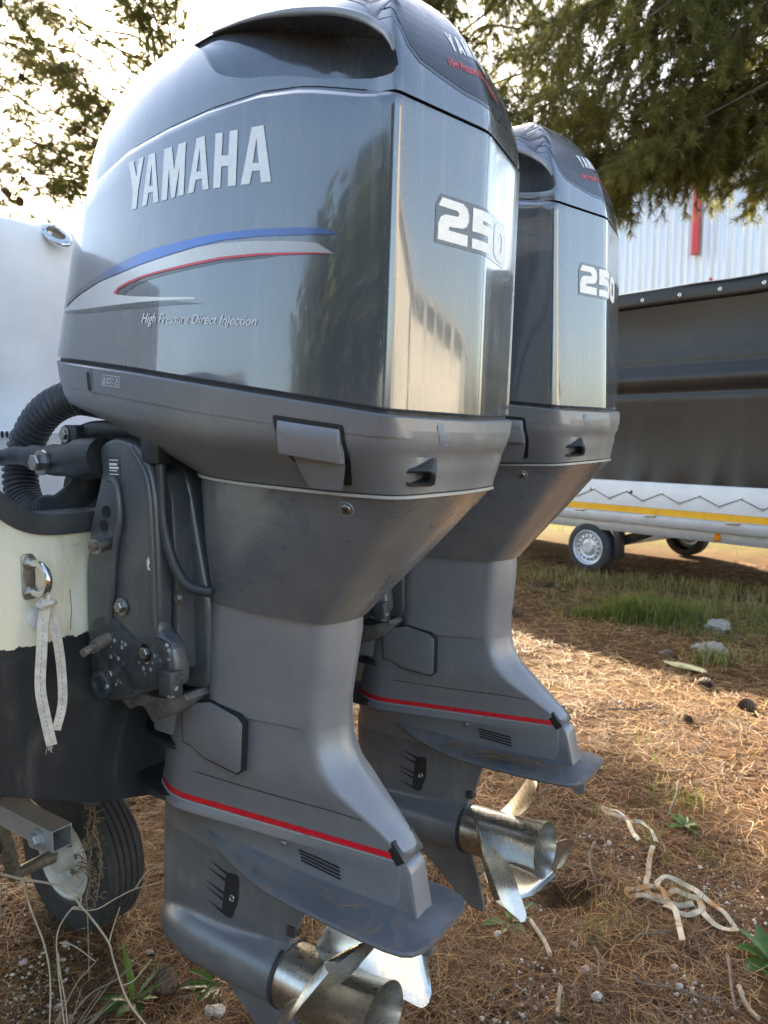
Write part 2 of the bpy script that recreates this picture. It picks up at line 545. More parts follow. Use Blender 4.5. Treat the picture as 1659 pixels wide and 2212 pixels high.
# ------------------------------------------------------------------ ground
def ground_z(x, y):
    x = np.asarray(x, float); y = np.asarray(y, float)
    near = np.exp(-((x + .5) ** 2 + (y - 2) ** 2) / 60)
    z = (vnoise(x * 1.1 + 50, y * 1.1 + 50, 1) - .5) * .05 + (vnoise(x * 4 + 9, y * 4 + 9, 2) - .5) * .022 + (vnoise(x * 13, y * 13, 3) - .5) * .010
    z = z * (.35 + .65 * near)
    # scooped hollow under the farther propeller, with the spoil piled beside it
    d2 = (x + .22) ** 2 + ((y - 1.15) * 1.1) ** 2
    z = z - .075 * np.exp(-d2 / .012) + .02 * np.exp(-((x + .06) ** 2 + (y - 1.25) ** 2) / .010)
    return z
def gz(x, y): return float(ground_z(x, y))
def axis_(fine0, fine1, step, far):
    a = list(np.arange(fine0, fine1, step)); s = step; lo, hi = [], []
    p = fine0
    while p > -far: s *= 1.35; p -= s; lo.append(p)
    s = step; p = a[-1]
    while p < far: s *= 1.35; p += s; hi.append(p)
    return np.array(lo[::-1] + a + hi)
gx, gy = axis_(-3.2, 1.6, .022, 700), axis_(-.8, 5.5, .022, 700)
XX, YY = np.meshgrid(gx, gy)
ZZ = ground_z(XX, YY)
nx_, ny_ = len(gx), len(gy)
idx = np.arange(nx_ * ny_).reshape(ny_, nx_)
gf = np.stack([idx[:-1, :-1], idx[:-1, 1:], idx[1:, 1:], idx[1:, :-1]], -1).reshape(-1, 4)
def ground_mat():
    m, nt, b = new_mat('needle_strewn_soil')
    n1 = noise(nt, 3.2, 8, .65, dist=.4); n2 = noise(nt, 26, 8, .72); n3 = noise(nt, 170, 4, .7)
    base = ramp(nt, n2, [(.28, (.026, .014, .007)), (.48, (.075, .038, .016)), (.66, (.135, .070, .027)), (.8, (.21, .122, .05))])
    base = mixc(nt, ramp(nt, n3, [(.35, (0,) * 3), (.7, (.6,) * 3)]), base, (.17, .088, .034))
    base = mixc(nt, ramp(nt, n1, [(.5, (0,) * 3), (.72, (.45,) * 3)]), base, (.04, .026, .017))
    # greener rough grass farther off
    tc = nt.nodes.new('ShaderNodeTexCoord'); sp = nt.nodes.new('ShaderNodeSeparateXYZ'); nt.links.new(tc.outputs['Object'], sp.inputs[0])
    mr = nt.nodes.new('ShaderNodeMapRange'); mr.inputs[1].default_value = 8.5; mr.inputs[2].default_value = 11; nt.links.new(sp.outputs[1], mr.inputs[0])
    g = ramp(nt, noise(nt, 1.6, 7, .7), [(.35, (.20, .165, .07)), (.55, (.12, .13, .035)), (.75, (.07, .10, .02))])
    nt.links.new(mixc(nt, mr.outputs[0], base, g), b.inputs['Base Color'])
    b.inputs['Roughness'].default_value = .95; b.inputs['Specular IOR Level'].default_value = .08
    bump(nt, b, n2, .9, .02)
    return m
ground = fast_mesh('ground', np.stack([XX.ravel(), YY.ravel(), ZZ.ravel()], -1), gf, None, ground_mat())
ground.data.polygons.foreach_set('use_smooth', [True] * len(ground.data.polygons))
tag(ground, kind='structure')

# ------------------------------------------------------------------ white corrugated warehouse beyond the trailer
def warehouse():
    root = empty('warehouse', (-5.2, 22.2, 0)); tag(root, 'white corrugated metal warehouse wall rising behind the covered trailer', 'warehouse')
    root.rotation_euler = (0, 0, R_(162))
    m, nt, b = new_mat('white_corrugated_steel')
    st = noise(nt, 1.2, 6, .65, stretch=(3, 3, .25))
    nt.links.new(ramp(nt, st, [(.35, (.70, .71, .71)), (.75, (.56, .57, .565))]), b.inputs['Base Color']); b.inputs['Roughness'].default_value = .45
    prof = [(0, 0), (.03, 0), (.05, .028), (.09, .028), (.11, 0), (.26, 0), (.28, .028), (.32, .028), (.34, 0), (.46, 0)]
    me = None
    for k in range(-16, 30):
        if me is None:
            V = [(x, y, z) for z in (0, 9.4) for x, y in prof]; n = len(prof)
            o = mesh('cladding_panel', V, [(i, i + 1, n + i + 1, n + i) for i in range(n - 1)], root, m, 20); me = o.data
            o.modifiers.new('t', 'SOLIDIFY').thickness = .004
        else:
            o = bpy.data.objects.new('cladding_panel', me); COL.objects.link(o); o.parent = root
            o.modifiers.new('t', 'SOLIDIFY').thickness = .004
        o.location = (k * .458, (k % 2) * .006, 0)
    red = plain('red_pipe', (.55, .05, .045), .5, var=.2)
    # red downpipe with a bracket, standing off the wall on the visible side
    tube('downpipe', [(-.45, .14, 6.45), (-.45, .14, 9.0)], .11, root, red, 14)
    box('gutter', (-7.5, -.05, 9.4), (13.7, .22, 9.62), root, m, .02)
    tube('wall_rod', [(-2.10, .30, 3.2), (-2.10, .30, 5.6)], .05, root, M['dark'], 8)
    tube('wall_rod', [(-1.05, .30, 3.2), (-1.05, .30, 5.7)], .05, root, red, 8)
    return root
warehouse()
# sunlit building behind the camera, seen as the pale reflection in the back panels
def shed():
    root = empty('storage_shed', (11.5, 5.2, 0)); tag(root, 'cream rendered storage shed behind the viewer, mirrored in the motors back panels', 'shed')
    m = plain('cream_render', (.62, .58, .50), .85, var=.2, vscale=.8, grain=.2)
    rf = plain('grey_roof_sheet', (.25, .25, .25), .6, var=.2)
    def pr(nm, poly, x0, x1, mm): return prism(nm, poly, x0, x1, root, mm, 0, 'X')
    pr('wall', [(-5.5, 0), (4.2, 0), (4.2, 2.6), (-2.6, 6.6), (-5.5, 5.0)], 0, 5, m)
    pr('roof', [(4.6, 2.45), (4.6, 2.60), (-2.6, 6.85), (-5.9, 5.05), (-5.9, 4.9), (-2.6, 6.68)], -.3, 5.3, rf)
    box('door', (-.06, -1.6, 0), (-.01, -.2, 2.3), root, plain('shed_door', (.16, .17, .18), .6), .01)
    tube('downpipe', [(-.08, 2.4, 0), (-.08, 2.4, 3.4)], .05, root, rf, 10)
    return root
shed()

# ------------------------------------------------------------------ covered trailer
TR = empty('covered_trailer', (-2.207, 6.778, 0)); TR.rotation_euler = (0, 0, R_(-15.86))
tag(TR, 'flatbed trailer under a black tarpaulin with a white side board and yellow stripe', 'trailer')
TX0, TX1, TW = -5.4, 3.4, 2.05
def tarp_mat():
    m, nt, b = new_mat('black_tarpaulin')
    d = noise(nt, 2.2, 6, .6)
    nt.links.new(ramp(nt, d, [(.35, (.013, .013, .013)), (.7, (.024, .023, .022))]), b.inputs['Base Color'])
    nt.links.new(ramp(nt, noise(nt, 5, 5, .6), [(.35, (.30,) * 3), (.7, (.48,) * 3)]), b.inputs['Roughness'])
    b.inputs['Specular IOR Level'].default_value = .3; b.inputs['Coat Weight'].default_value = .22; b.inputs['Coat Roughness'].default_value = .32
    bump(nt, b, noise(nt, 3, 5, .6, stretch=(1, 1, .5)), .25, .03)
    return m
M['tarp'] = tarp_mat()
M['galv'] = plain('galvanised_steel', (.40, .41, .41), .5, metal=.6, var=.10, vscale=9)
M['white_board'] = plain('white_side_board', (.66, .66, .63), .45, var=.08, vscale=3)
M['yellow'] = plain('yellow_reflective_tape', (.72, .36, .010), .4, var=.1, vscale=8)
M['tyre'] = plain('tyre_rubber', (.028, .028, .029), .75, var=.35, vscale=14, grain=.25)
M['rim'] = plain('silver_rim', (.55, .56, .57), .38, metal=.5, var=.12, vscale=12)
def tarp_side(y0, sgn, name):
    xs = np.linspace(TX0, TX1, 200); zs = np.array([.865, .875, .90, .95, 1.0, 1.06, 1.13, 1.22, 1.32, 1.45, 1.6, 1.75, 1.80, 1.815, 1.83, 1.85, 1.88, 1.93, 1.97, 2.0, 2.03, 2.06, 2.085, 2.10, 2.13, 2.2, 2.35, 2.5, 2.6, 2.64, 2.655, 2.66])
    V = []
    for z in zs:
        for x in xs:
            y = 0.0
            y += .035 * math.sin(math.pi * min(1, max(0, (z - .87) / .95)))            # lower sheet bellies in
            y -= .035 * np.exp(-((z - 1.97) / .07) ** 2)                               # batten behind the sheet
            y += .020 * np.exp(-((z - 1.84) / .022) ** 2) + .010 * np.exp(-((z - 2.10) / .012) ** 2)
            y += .03 * math.sin(math.pi * min(1, max(0, (z - 2.12) / .54)))
            ph = (x + 5.31) / .385 * 2 * math.pi
            k = math.exp(-max(0, z - .87) / .11)
            y += .055 * k * (.5 - .5 * math.cos(ph)) ** 1.5 + .018 * math.exp(-max(0, z - .87) / .3) * math.sin(ph * .5 + 1) * math.sin(ph)
            y += .028 * math.exp(-max(0, z - .9) / .22) * (float(vnoise(np.array(x * 2.1 + 3 + (z - .9) * .8), np.array(4.0), 5)) - .5)
            y += .012 * (float(vnoise(np.array(x * 1.3), np.array(z * 2.2), 6)) - .5)
            V.append((x, y0 + sgn * y, z))
    n = len(xs); F = []
    for l in range(len(zs) - 1):
        for i in range(n - 1):
            F.append((l * n + i, l * n + i + 1, (l + 1) * n + i + 1, (l + 1) * n + i))
    o = mesh(name, V, F, TR, M['tarp'], 70, fixn=False)
    o.modifiers.new('t', 'SOLIDIFY').thickness = .004
    return o
tarp_side(0, 1, 'tarpaulin_side'); tarp_side(TW, -1, 'tarpaulin_side')
for x in (TX0, TX1): box('tarpaulin_end', (x - .01, .01, .87), (x + .01, TW - .01, 2.66), TR, M['tarp'], .004)
# top with its overhanging flap
V = []; xs = np.linspace(TX0 - .03, TX1 + .03, 120); prof = [(-.016, 2.665), (-.022, 2.70), (-.020, 2.78), (-.012, 2.815), (.05, 2.835), (TW / 2, 2.93), (TW - .05, 2.835), (TW + .012, 2.815), (TW + .02, 2.70), (TW + .016, 2.665)]
for y, z in prof:
    for x in xs: V.append((x, y + .010 * (float(vnoise(np.array(x * 3.0), np.array(y * 9 + 2), 8)) - .5), z + .012 * (float(vnoise(np.array(x * 2.0), np.array(y * 5), 9)) - .5)))
n = len(xs)
o = mesh('tarpaulin_top', V, [(l * n + i, l * n + i + 1, (l + 1) * n + i + 1, (l + 1) * n + i) for l in range(len(prof) - 1) for i in range(n - 1)], TR, M['tarp'], 60, fixn=False)
o.modifiers.new('t', 'SOLIDIFY').thickness = .005
gm = None
for k in range(22):
    x = TX0 + .2 + k * .385
    if gm is None:
        g = lathe('grommet', [(.006, 0), (.014, 0), (.017, .004), (.013, .006), (.007, .004)], TR, M['chrome'], 14, (0, -1, 0), (0, 0, 0), 60, True); gm = g.data
    else:
        g = bpy.data.objects.new('grommet', gm); COL.objects.link(g); g.parent = TR
    g.location = (x, -.026, 2.735)
box('side_board', (TX0, -.012, .735), (TX1, .03, .985), TR, M['white_board'], .006)
box('yellow_stripe', (TX0 + .02, -.0145, .672), (TX1 - .02, -.010, .735), TR, M['yellow'], 0)
box('stripe_board', (TX0, -.010, .665), (TX1, .03, .733), TR, M['white_board'], .003)
box('frame_rail', (TX0, -.035, .565), (TX1, .03, .664), TR, M['galv'], .005)
box('frame_rail', (TX0, TW - .03, .565), (TX1, TW + .035, .74), TR, M['galv'], .005)
box('lower_rail', (TX0 + .6, .03, .462), (TX1 - .4, .075, .566), TR, M['galv'], .005)
box('deck', (TX0 + .02, .03, .60), (TX1 - .02, TW - .03, .66), TR, plain('plywood_deck', (.12, .09, .06), .8), .004)
for x in (-4.6, -3.0, -1.6, .7, 2.0, 3.0): box('cross_member', (x - .03, .05, .50), (x + .03, TW - .05, .598), TR, M['galv'], .004)
for k in range(11): box('side_latch', (TX0 + .35 + k * .82, -.048, .648), (TX0 + .47 + k * .82, -.034, .672), TR, M['bolt'], .004)
# lacing cord: zigzag between tarpaulin eyelets and hooks on the board
hk = None
for k in range(22):
    x = TX0 + .09 + k * .385
    pts = [(x, -.014, .880), (x + .19, -.020, .800), (x + .385, -.014, .880)]
    tube('lacing_cord', pts, .0042, TR, M['black'], 6)
    if hk is None:
        hk = lathe('lacing_hook', [(0, .022), (.010, .022), (.0135, .016), (.0135, .010), (.007, .006), (.007, 0)], TR, M['bolt'], 12, (0, -1, 0)).data
        hk_o = SC.objects[-1]
    h = bpy.data.objects.new('lacing_hook', hk) if k else [q for q in SC.objects if q.data == hk][0]
    if k: COL.objects.link(h); h.parent = TR
    h.location = (x + .19, -.010, .802)
    e = bpy.data.objects.new('grommet', gm); COL.objects.link(e); e.parent = TR; e.location = (x, -.008, .884)
# side marker lamp
lathe('side_marker', [(0, .016), (.030, .014), (.038, .006), (.038, 0)], TR, plain('amber_lens', (.65, .18, .01), .2, coat=.6), 20, (0, -1, 0), (1.40, .028, .512))
def wheel(parent, at, R, W, rim_r, name='wheel', holes=16, face=-1):
    """tyre with grooved tread, dished rim with vent holes and wheel bolts; axle along Y, outer face towards face*Y"""
    prof = [(rim_r, -W * .42), (rim_r + .012, -W * .49), (R * .86, -W * .5), (R * .955, -W * .44), (R * .985, -W * .36)]
    for k in range(5):
        a = -W * .36 + k * W * .144
        prof += [(R, a + .003), (R, a + W * .118), (R - .006, a + W * .121), (R - .006, a + W * .141)]
    prof += [(R * .985, W * .36), (R * .955, W * .44), (R * .86, W * .5), (rim_r + .012, W * .49), (rim_r, W * .42)]
    t = lathe(name, prof, parent, M['tyre'], 56, (0, 1, 0), (0, 0, 0), 30)
    t.location = at
    f = face
    rp = [(rim_r + .004, f * W * .46), (rim_r - .004, f * W * .49), (rim_r - .012, f * W * .46), (rim_r - .022, f * W * .30), (rim_r * .80, f * W * .27), (rim_r * .76, f * W * .36), (rim_r * .62, f * W * .38), (rim_r * .50, f * W * .30), (rim_r * .34, f * W * .33), (rim_r * .33, f * W * .42), (rim_r * .30, f * W * .45), (0, f * W * .45)]
    r = lathe('rim', rp, t, M['rim'], 48, (0, 1, 0), (0, 0, 0), 25)
    for k in range(holes):
        a = 2 * math.pi * k / holes; rr = rim_r * .69
        V, F = lathe_data([(0, f * .0012), (.012, f * .0012), (.012, -f * .01)], 10, (0, 1, 0), (rr * math.cos(a), f * W * .371, rr * math.sin(a)))
        mesh('rim_hole', V, F, t, M['dark'], 30, merge=1e-5)
    for k in range(5):
        a = 2 * math.pi * k / 5 + .3; rr = rim_r * .42
        V, F = lathe_data([(0, f * .012), (.008, f * .010), (.009, 0)], 6, (0, 1, 0), (rr * math.cos(a), f * W * .315, rr * math.sin(a)))
        mesh('wheel_bolt', V, F, t, M['bolt'], 30, merge=1e-5)
    return t
wheel(TR, (0, .10, .258), .262, .175, .182)
wheel(TR, (.05, TW - .1, .258), .262, .175, .182, face=1, holes=0)
box('axle', (-.03, .2, .225), (.03, TW - .2, .29), TR, M['galv'], .01)
prism('mudguard_stay', [(.20, .56), (.28, .56), (.36, .44), (.36, .18), (.30, .18), (.30, .40)], .05, .16, TR, M['black'], .008)
prism('swing_arm', [(-.05, .30), (.05, .33), (.62, .50), (.62, .42), (.06, .20), (-.05, .20)], .20, .26, TR, M['black'], .006)
# ------------------------------------------------------------------ outboard motor (local frame: X aft, Y starboard, Z up, origin on the ventilation plate)
motor = empty('outboard_motor', (0, 0, G))
tag(motor, 'nearer grey outboard motor, blue and silver stripes on its cowling, left of the other', 'outboard motor',
    'twin outboard motors on the stern')

SEAM_X = [-.82, -.73, -.47, -.25, -.08, .03, .07]
SEAM_Z = [.970, .957, .924, .891, .865, .847, .842]
SH_X = [-.82, -.76, -.70, -.65, -.60, -.50, -.40, -.30, -.20, -.12, -.03, .03, .10]
SH_Z = [1.15, 1.18, 1.222, 1.245, 1.266, 1.291, 1.301, 1.307, 1.307, 1.297, 1.274, 1.263, 1.263]
def zseam(x): return interp(x, SEAM_X, SEAM_Z)
def zsh(x): return interp(x, SH_X, SH_Z)

COWL_B = [(.050, 0), (.014, .188), (-.10, .222), (-.30, .240), (-.50, .232), (-.74, .202), (-.835, .105), (-.845, 0)]
COWL_T = [(.061, 0), (.026, .188), (-.10, .206), (-.30, .214), (-.50, .206), (-.69, .180), (-.775, .095), (-.785, 0)]
COWL_D = [.016, .010, .08, .10, .10, .085, .06, .05]
pb, pd = half_to_full(COWL_B, COWL_D); pt, _ = half_to_full(COWL_T, COWL_D)
OB = fillet(pb, pd, 5, 4); OT = fillet(pt, pd, 5, 4); NP = len(OB)

def off_out(P, d):
    """shift a closed outline outward by d"""
    n = len(P); out = []
    for i in range(n):
        t = P[(i + 1) % n] - P[i - 1]; t = t / (np.linalg.norm(t) + 1e-12)
        out.append(P[i] + np.array([t[1], -t[0]]) * d)
    return np.array(out)
_ar = sum(OB[i][0] * OB[(i + 1) % NP][1] - OB[(i + 1) % NP][0] * OB[i][1] for i in range(NP))
SGN = 1 if _ar > 0 else -1
def outset(P, d): return off_out(P, d * SGN)

def wall(t, d=0.0):
    P = OB + (OT - OB) * t
    return outset(P, d) if d else P
def cowl_level(t, d=0.0, dz=0.0):
    P = wall(t, d); out = []
    for i, (x, y) in enumerate(P):
        z0, z1 = zseam(OB[i][0]), zsh(OT[i][0])
        out.append((x, y, z0 + (z1 - z0) * t + dz))
    return out
lv = [cowl_level(0, -.010, .003), cowl_level(0, -.003, .001), cowl_level(0, 0, .004)]
lv += [cowl_level(t) for t in (.12, .25, .4, .55, .7, .85, .94)]
def ledge(d, dz):
    P = OT; n = outset(P, -d); out = []
    for i, (x, y) in enumerate(P):
        w = 1 - min(1, max(0, (x + .02) / .05))        # no ledge across the back panel
        out.append((*(P[i] + (n[i] - P[i]) * w), zsh(x) + dz * (.35 + .65 * w) - .014))
    return out
lv += [ledge(.0008, 0), ledge(.005, .005), ledge(.014, .013), ledge(.017, .014)]
cowling = loft('cowling', lv, motor, M['gloss'], 28)

# top cover: rounded dome with a scooped air intake on each side
def crest(x): return interp(x, [-.80, -.62, -.5, -.38, -.26, -.14, -.05], [1.44, 1.500, 1.522, 1.530, 1.520, 1.492, 1.46])
def dome_level(th, d=.016):
    c, s = math.cos(th), math.sin(th); out = []
    n = outset(OT, -d)
    for i, (x, y) in enumerate(OT):
        w = 1 - min(1, max(0, (x + .02) / .05))
        p = OT[i] + (n[i] - OT[i]) * (w * .95 + .05)
        ax = min(-.14, max(-.56, x * .97))
        q = np.array([ax, 0.0]) + (p - np.array([ax, 0.0])) * (c ** 1.0)
        z0 = zsh(x) + (.001 if x < -.02 else -.0035)
        out.append((q[0], q[1], z0 + (crest(ax) - z0) * s ** 1.12))
    return out
lv = [dome_level(0, .03)] + [dome_level(R_(a)) for a in (0, 3, 6, 9, 12, 15, 18, 22, 26, 30, 34, 38, 42, 46, 50, 54, 58, 62, 66, 70, 74, 78, 82, 85, 87.5)]
_F = loft_faces(len(lv), NP, True, False)
_L = np.array(lv[-1]); _o = (len(lv) - 1) * NP
_mir = [int(np.argmin(np.abs(_L[:, 0] - a) + np.abs(_L[:, 1] + b) * 3)) for a, b, c in _L]
for i in range(NP):          # close the crown with strips straight across, port to starboard
    j = (i + 1) % NP
    if _L[i][1] <= 1e-7 and _L[j][1] <= 1e-7 and _mir[i] != _mir[j]:
        q = []
        for k in (i, j, _mir[j], _mir[i]):
            if k not in q: q.append(k)
        if len(q) > 2: _F.append(tuple(_o + k for k in q))
cover = mesh('top_cover', [p for L in lv for p in L], _F, motor, M['gloss'], 40)
dome_bvh = bvh_of([cover])
loft('cover_gasket', [[(a, b, zsh(a) - .022) for a, b in outset(OT, -.024)], [(a, b, zsh(a) + .004) for a, b in outset(OT, -.024)]], motor, M['rubber'], 30)

INTAKE = [(-.395, 1.440), (-.358, 1.415), (-.330, 1.386), (-.298, 1.358), (-.245, 1.337), (-.17, 1.322), (-.08, 1.298), (.006, 1.283),
          (.020, 1.290), (.020, 1.300), (.012, 1.320), (-.012, 1.348), (-.055, 1.380), (-.115, 1.408), (-.19, 1.430), (-.27, 1.444), (-.34, 1.450)]
_ip = smooth_path(INTAKE + [INTAKE[0]], 5)[:-1]
def intake_inner(x, z):
    u = min(1, max(0, (x + .375) / .24)); u = u * u * (3 - 2 * u)
    h = dome_bvh.ray_cast(Vector((x, -1.0, z)), Vector((0, 1, 0)))
    y = -h[0].y if h[0] is not None else .15
    v = min(1, max(0, (1.335 - z) / .05))
    return -(y - .006 - .078 * u + .030 * u * v * v)
def intake_cutter(sgn):
    n = len(_ip); c = np.mean(_ip, axis=0); V, F = [], []
    for x, z in _ip: V.append((x, sgn * .5, z))
    for k in range(7):
        t = 1 - k / 7
        for p in _ip:
            q = c + (p - c) * t
            V.append((q[0], -sgn * intake_inner(*q), q[1]))
    V.append((c[0], -sgn * intake_inner(*c), c[1])); V.append((c[0], sgn * .5, c[1]))
    for r in range(7):
        for i in range(n):
            j = (i + 1) % n
            F.append((r * n + i, r * n + j, (r + 1) * n + j, (r + 1) * n + i))
    for i in range(n):
        j = (i + 1) % n
        F.append((7 * n + i, 7 * n + j, 8 * n)); F.append((j, i, 8 * n + 1))
    return mesh('cutter', V, F, motor, None, 0)
for sg in (-1, 1):
    cut = intake_cutter(sg)
    md = cover.modifiers.new('b', 'BOOLEAN'); md.operation = 'DIFFERENCE'; md.solver = 'EXACT'; md.object = cut
    dg = bpy.context.evaluated_depsgraph_get()
    me2 = bpy.data.meshes.new_from_object(cover.evaluated_get(dg), depsgraph=dg)
    cover.modifiers.clear(); cover.data = me2
    bpy.data.objects.remove(cut)
cover.data.name = 'top_cover'
cover.data.polygons.foreach_set('use_smooth', [True] * len(cover.data.polygons))
cover.data.set_sharp_from_angle(angle=R_(58))

def on_dome(x, z, off=.002, sgn=-1):
    h = dome_bvh.ray_cast(Vector((x, sgn * 1.0, z)), Vector((0, -sgn, 0)))
    return None if h[0] is None else h[0] + h[1].normalized() * off
for sg in (-1, 1):
    pth = [on_dome(x, z, .001, sg) for x, z in smooth_path([(.014, 1.312), (.006, 1.330), (-.012, 1.350), (-.055, 1.382), (-.115, 1.410), (-.19, 1.432), (-.27, 1.446), (-.36, 1.452)], 6)]
    pth = [p for p in pth if p is not None]
    tube('intake_rim', pth, [.0060 * min(1, (len(pth) - i) / 16 + .15, (i + 1) / 10 + .2) for i in range(len(pth))], motor, M['satin'], 8, 60, .8)

side_bvh = bvh_of([cowling])
def on_side(x, z, off=.0008):
    h = side_bvh.ray_cast(Vector((x, -1.0, z)), Vector((0, 1, 0)))
    return None if h[0] is None else h[0] + h[1].normalized() * off
def on_back(y, z, off=.0008):
    h = side_bvh.ray_cast(Vector((1.0, y, z)), Vector((-1, 0, 0)))
    return None if h[0] is None else h[0] + h[1].normalized() * off

# lower cowling
LOW_M = [(.058, 0), (.022, .186), (-.10, .224), (-.30, .238), (-.50, .228), (-.735, .196), (-.828, .10), (-.837, 0)]
LOW_L = [(.036, 0), (.014, .150), (-.08, .168), (-.20, .163), (-.32, .152), (-.42, .132), (-.495, .07), (-.505, 0)]
pm, _ = half_to_full(LOW_M, COWL_D); pl, _ = half_to_full(LOW_L, COWL_D)
LOW_D = [.05, .045, .10, .10, .10, .09, .06, .05]
_, ld = half_to_full(LOW_M, LOW_D)
OM = fillet(pm, ld, 5, 4); OL = fillet(pl, ld, 5, 4)
def zbreak(x): return interp(x, [-.80, -.70, -.5, -.3, -.1, .06], [.893, .880, .850, .823, .803, .793])
def zlow(x): return interp(x, [-.50, -.30, 0, .05], [.752, .742, .733, .735])
BO = np.array([OB[i] + (outset(OB, .006)[i] - OB[i]) * (1 if OB[i][0] > -.5 else max(.1, 1 - (-.5 - OB[i][0]) / .3)) for i in range(NP)])
def mk(P, zf, dz=0): return [(x, y, zf(x) + dz) for x, y in P]
def mix_lv(A, B, t): return [tuple(np.array(a) * (1 - t) + np.array(b) * t) for a, b in zip(A, B)]
A = [(x, y, zseam(OB[i][0]) - .008) for i, (x, y) in enumerate(BO)]
A0 = [(x, y, zseam(OB[i][0]) - .005) for i, (x, y) in enumerate(outset(OB, .0005))]
AI = [(x, y, zseam(OB[i][0]) - .006) for i, (x, y) in enumerate(outset(OB, -.02))]
Bk = mk(OM, zbreak); Lw = mk(OL, zlow)
lv = [AI, A0, A, mix_lv(A, Bk, .3), mix_lv(A, Bk, .6), mk(outset(OM, .0012), zbreak, .028), mk(outset(OM, .0002), zbreak, .016), mk(outset(OM, -.002), zbreak, .007), mk(outset(OM, -.0055), zbreak, -.001), mk(outset(OM, -.0100), zbreak, -.009)]
def bow(A, B, t, d):
    L = mix_lv(A, B, t); P = outset(np.array([(a, b) for a, b, c in L]), d)
    return [(P[i][0], P[i][1], L[i][2]) for i in range(len(L))]
lv += [bow(Bk, Lw, .34, -.004), bow(Bk, Lw, .6, -.003), bow(Bk, Lw, .84, -.002), Lw, [(x * .97, y * .9, z + .002) for x, y, z in Lw]]
lower = loft('lower_cowling', lv, motor, M['satin'], 30)
low_bvh = bvh_of([lower])
def on_low(x, z, off=.0008):
    h = low_bvh.ray_cast(Vector((x, -1.0, z)), Vector((0, 1, 0)))
    return None if h[0] is None else h[0] + h[1].normalized() * off
# dark gasket shown in the gap between the two cowlings
gas = [[(x, y, zseam(OB[i][0]) - .010) for i, (x, y) in enumerate(outset(OB, -.006))], [(x, y, zseam(OB[i][0]) + .006) for i, (x, y) in enumerate(outset(OB, -.006))]]
loft('gasket', gas, motor, M['rubber'], 30)

# apron under the cowling
AP_B = [(-.176, 0), (-.198, .067), (-.26, .078), (-.33, .088), (-.40, .090), (-.445, .085), (-.487, .045), (-.492, 0)]
AP_M = [(-.058, 0), (-.086, .112), (-.17, .126), (-.26, .128), (-.35, .122), (-.435, .108), (-.495, .055), (-.502, 0)]
pa, _ = half_to_full(AP_B, COWL_D); pm2, _ = half_to_full(AP_M, COWL_D)
d_ap = [.03, .02, .05, .05, .05, .05, .03, .02]
_, dfull = half_to_full(AP_B, d_ap)
OA = fillet(pa, dfull, 5, 4); OAM = fillet(pm2, dfull, 5, 4)
top_ = [(x, y, zlow(x) - .007) for x, y in outset(OL, -.004)]
topr = [(x, y, zlow(x) - .004) for x, y in outset(OL, -.001)]
mid_ = mk(OAM, lambda x: .622); bot_ = mk(OA, lambda x: interp(x, [-.5, -.19, -.15], [.514, .499, .501]))
lv = [[(x * .9 - .02, y * .8, z) for x, y, z in top_], topr, top_, mix_lv(top_, mid_, .33), mix_lv(top_, mid_, .66), mid_, mix_lv(mid_, bot_, .5), bot_, [(x, y * .93, z + .001) for x, y, z in bot_]]
apron = loft('apron', lv, motor, M['apron'], 32)
ap_bvh = bvh_of([apron])
# pale sealing strip between lower cowling and apron
v_, f_ = [], []
_strip = [(x, y, zlow(x) - .002) for x, y in outset(OL, .0015)]
_s2 = [(x, y, zlow(x) - .0065) for x, y in outset(OL, .0015)]
loft('seal_strip', [[(x * .95, y * .9, z) for x, y, z in _strip], _strip, _s2, [(x * .95, y * .9, z) for x, y, z in _s2]], motor, M['paleline'], 30)
def on_bvh(b, x, z, off=0.0):
    h = b.ray_cast(Vector((x, -1.0, z)), Vector((0, 1, 0)))
    return (None, None) if h[0] is None else (h[0] + h[1].normalized() * off, h[1].normalized())

p, n_ = on_bvh(ap_bvh, -.083, .708, .0)
scr_v = []
sc = join_mesh('screw', [lathe_data([(.0085, -.002), (.0085, .0025), (.0075, .0035), (0, .0038)], 20, n_, p)], motor, M['bolt'], 30)
lathe('screw_cup', [(.0088, -.004), (.0088, .0012), (.0125, .0018), (.0135, .0005), (.0135, -.004)], motor, M['satin'], 24, n_, p)
e1 = Vector((1, 0, 0)); e1 = (e1 - n_ * e1.dot(n_)).normalized(); e2 = n_.cross(e1)
_x = []
for a, b in ((e1 + e2, e2 - e1), (e2 - e1, e1 + e2)):
    a = a.normalized() * .0062; b = b.normalized() * .0010; q = p + n_ * .0040
    _x.append(([q - a - b, q + a - b, q + a + b, q - a + b], [(0, 1, 2, 3)]))
join_mesh('screw_slot', _x, sc, M['dark'], 0)

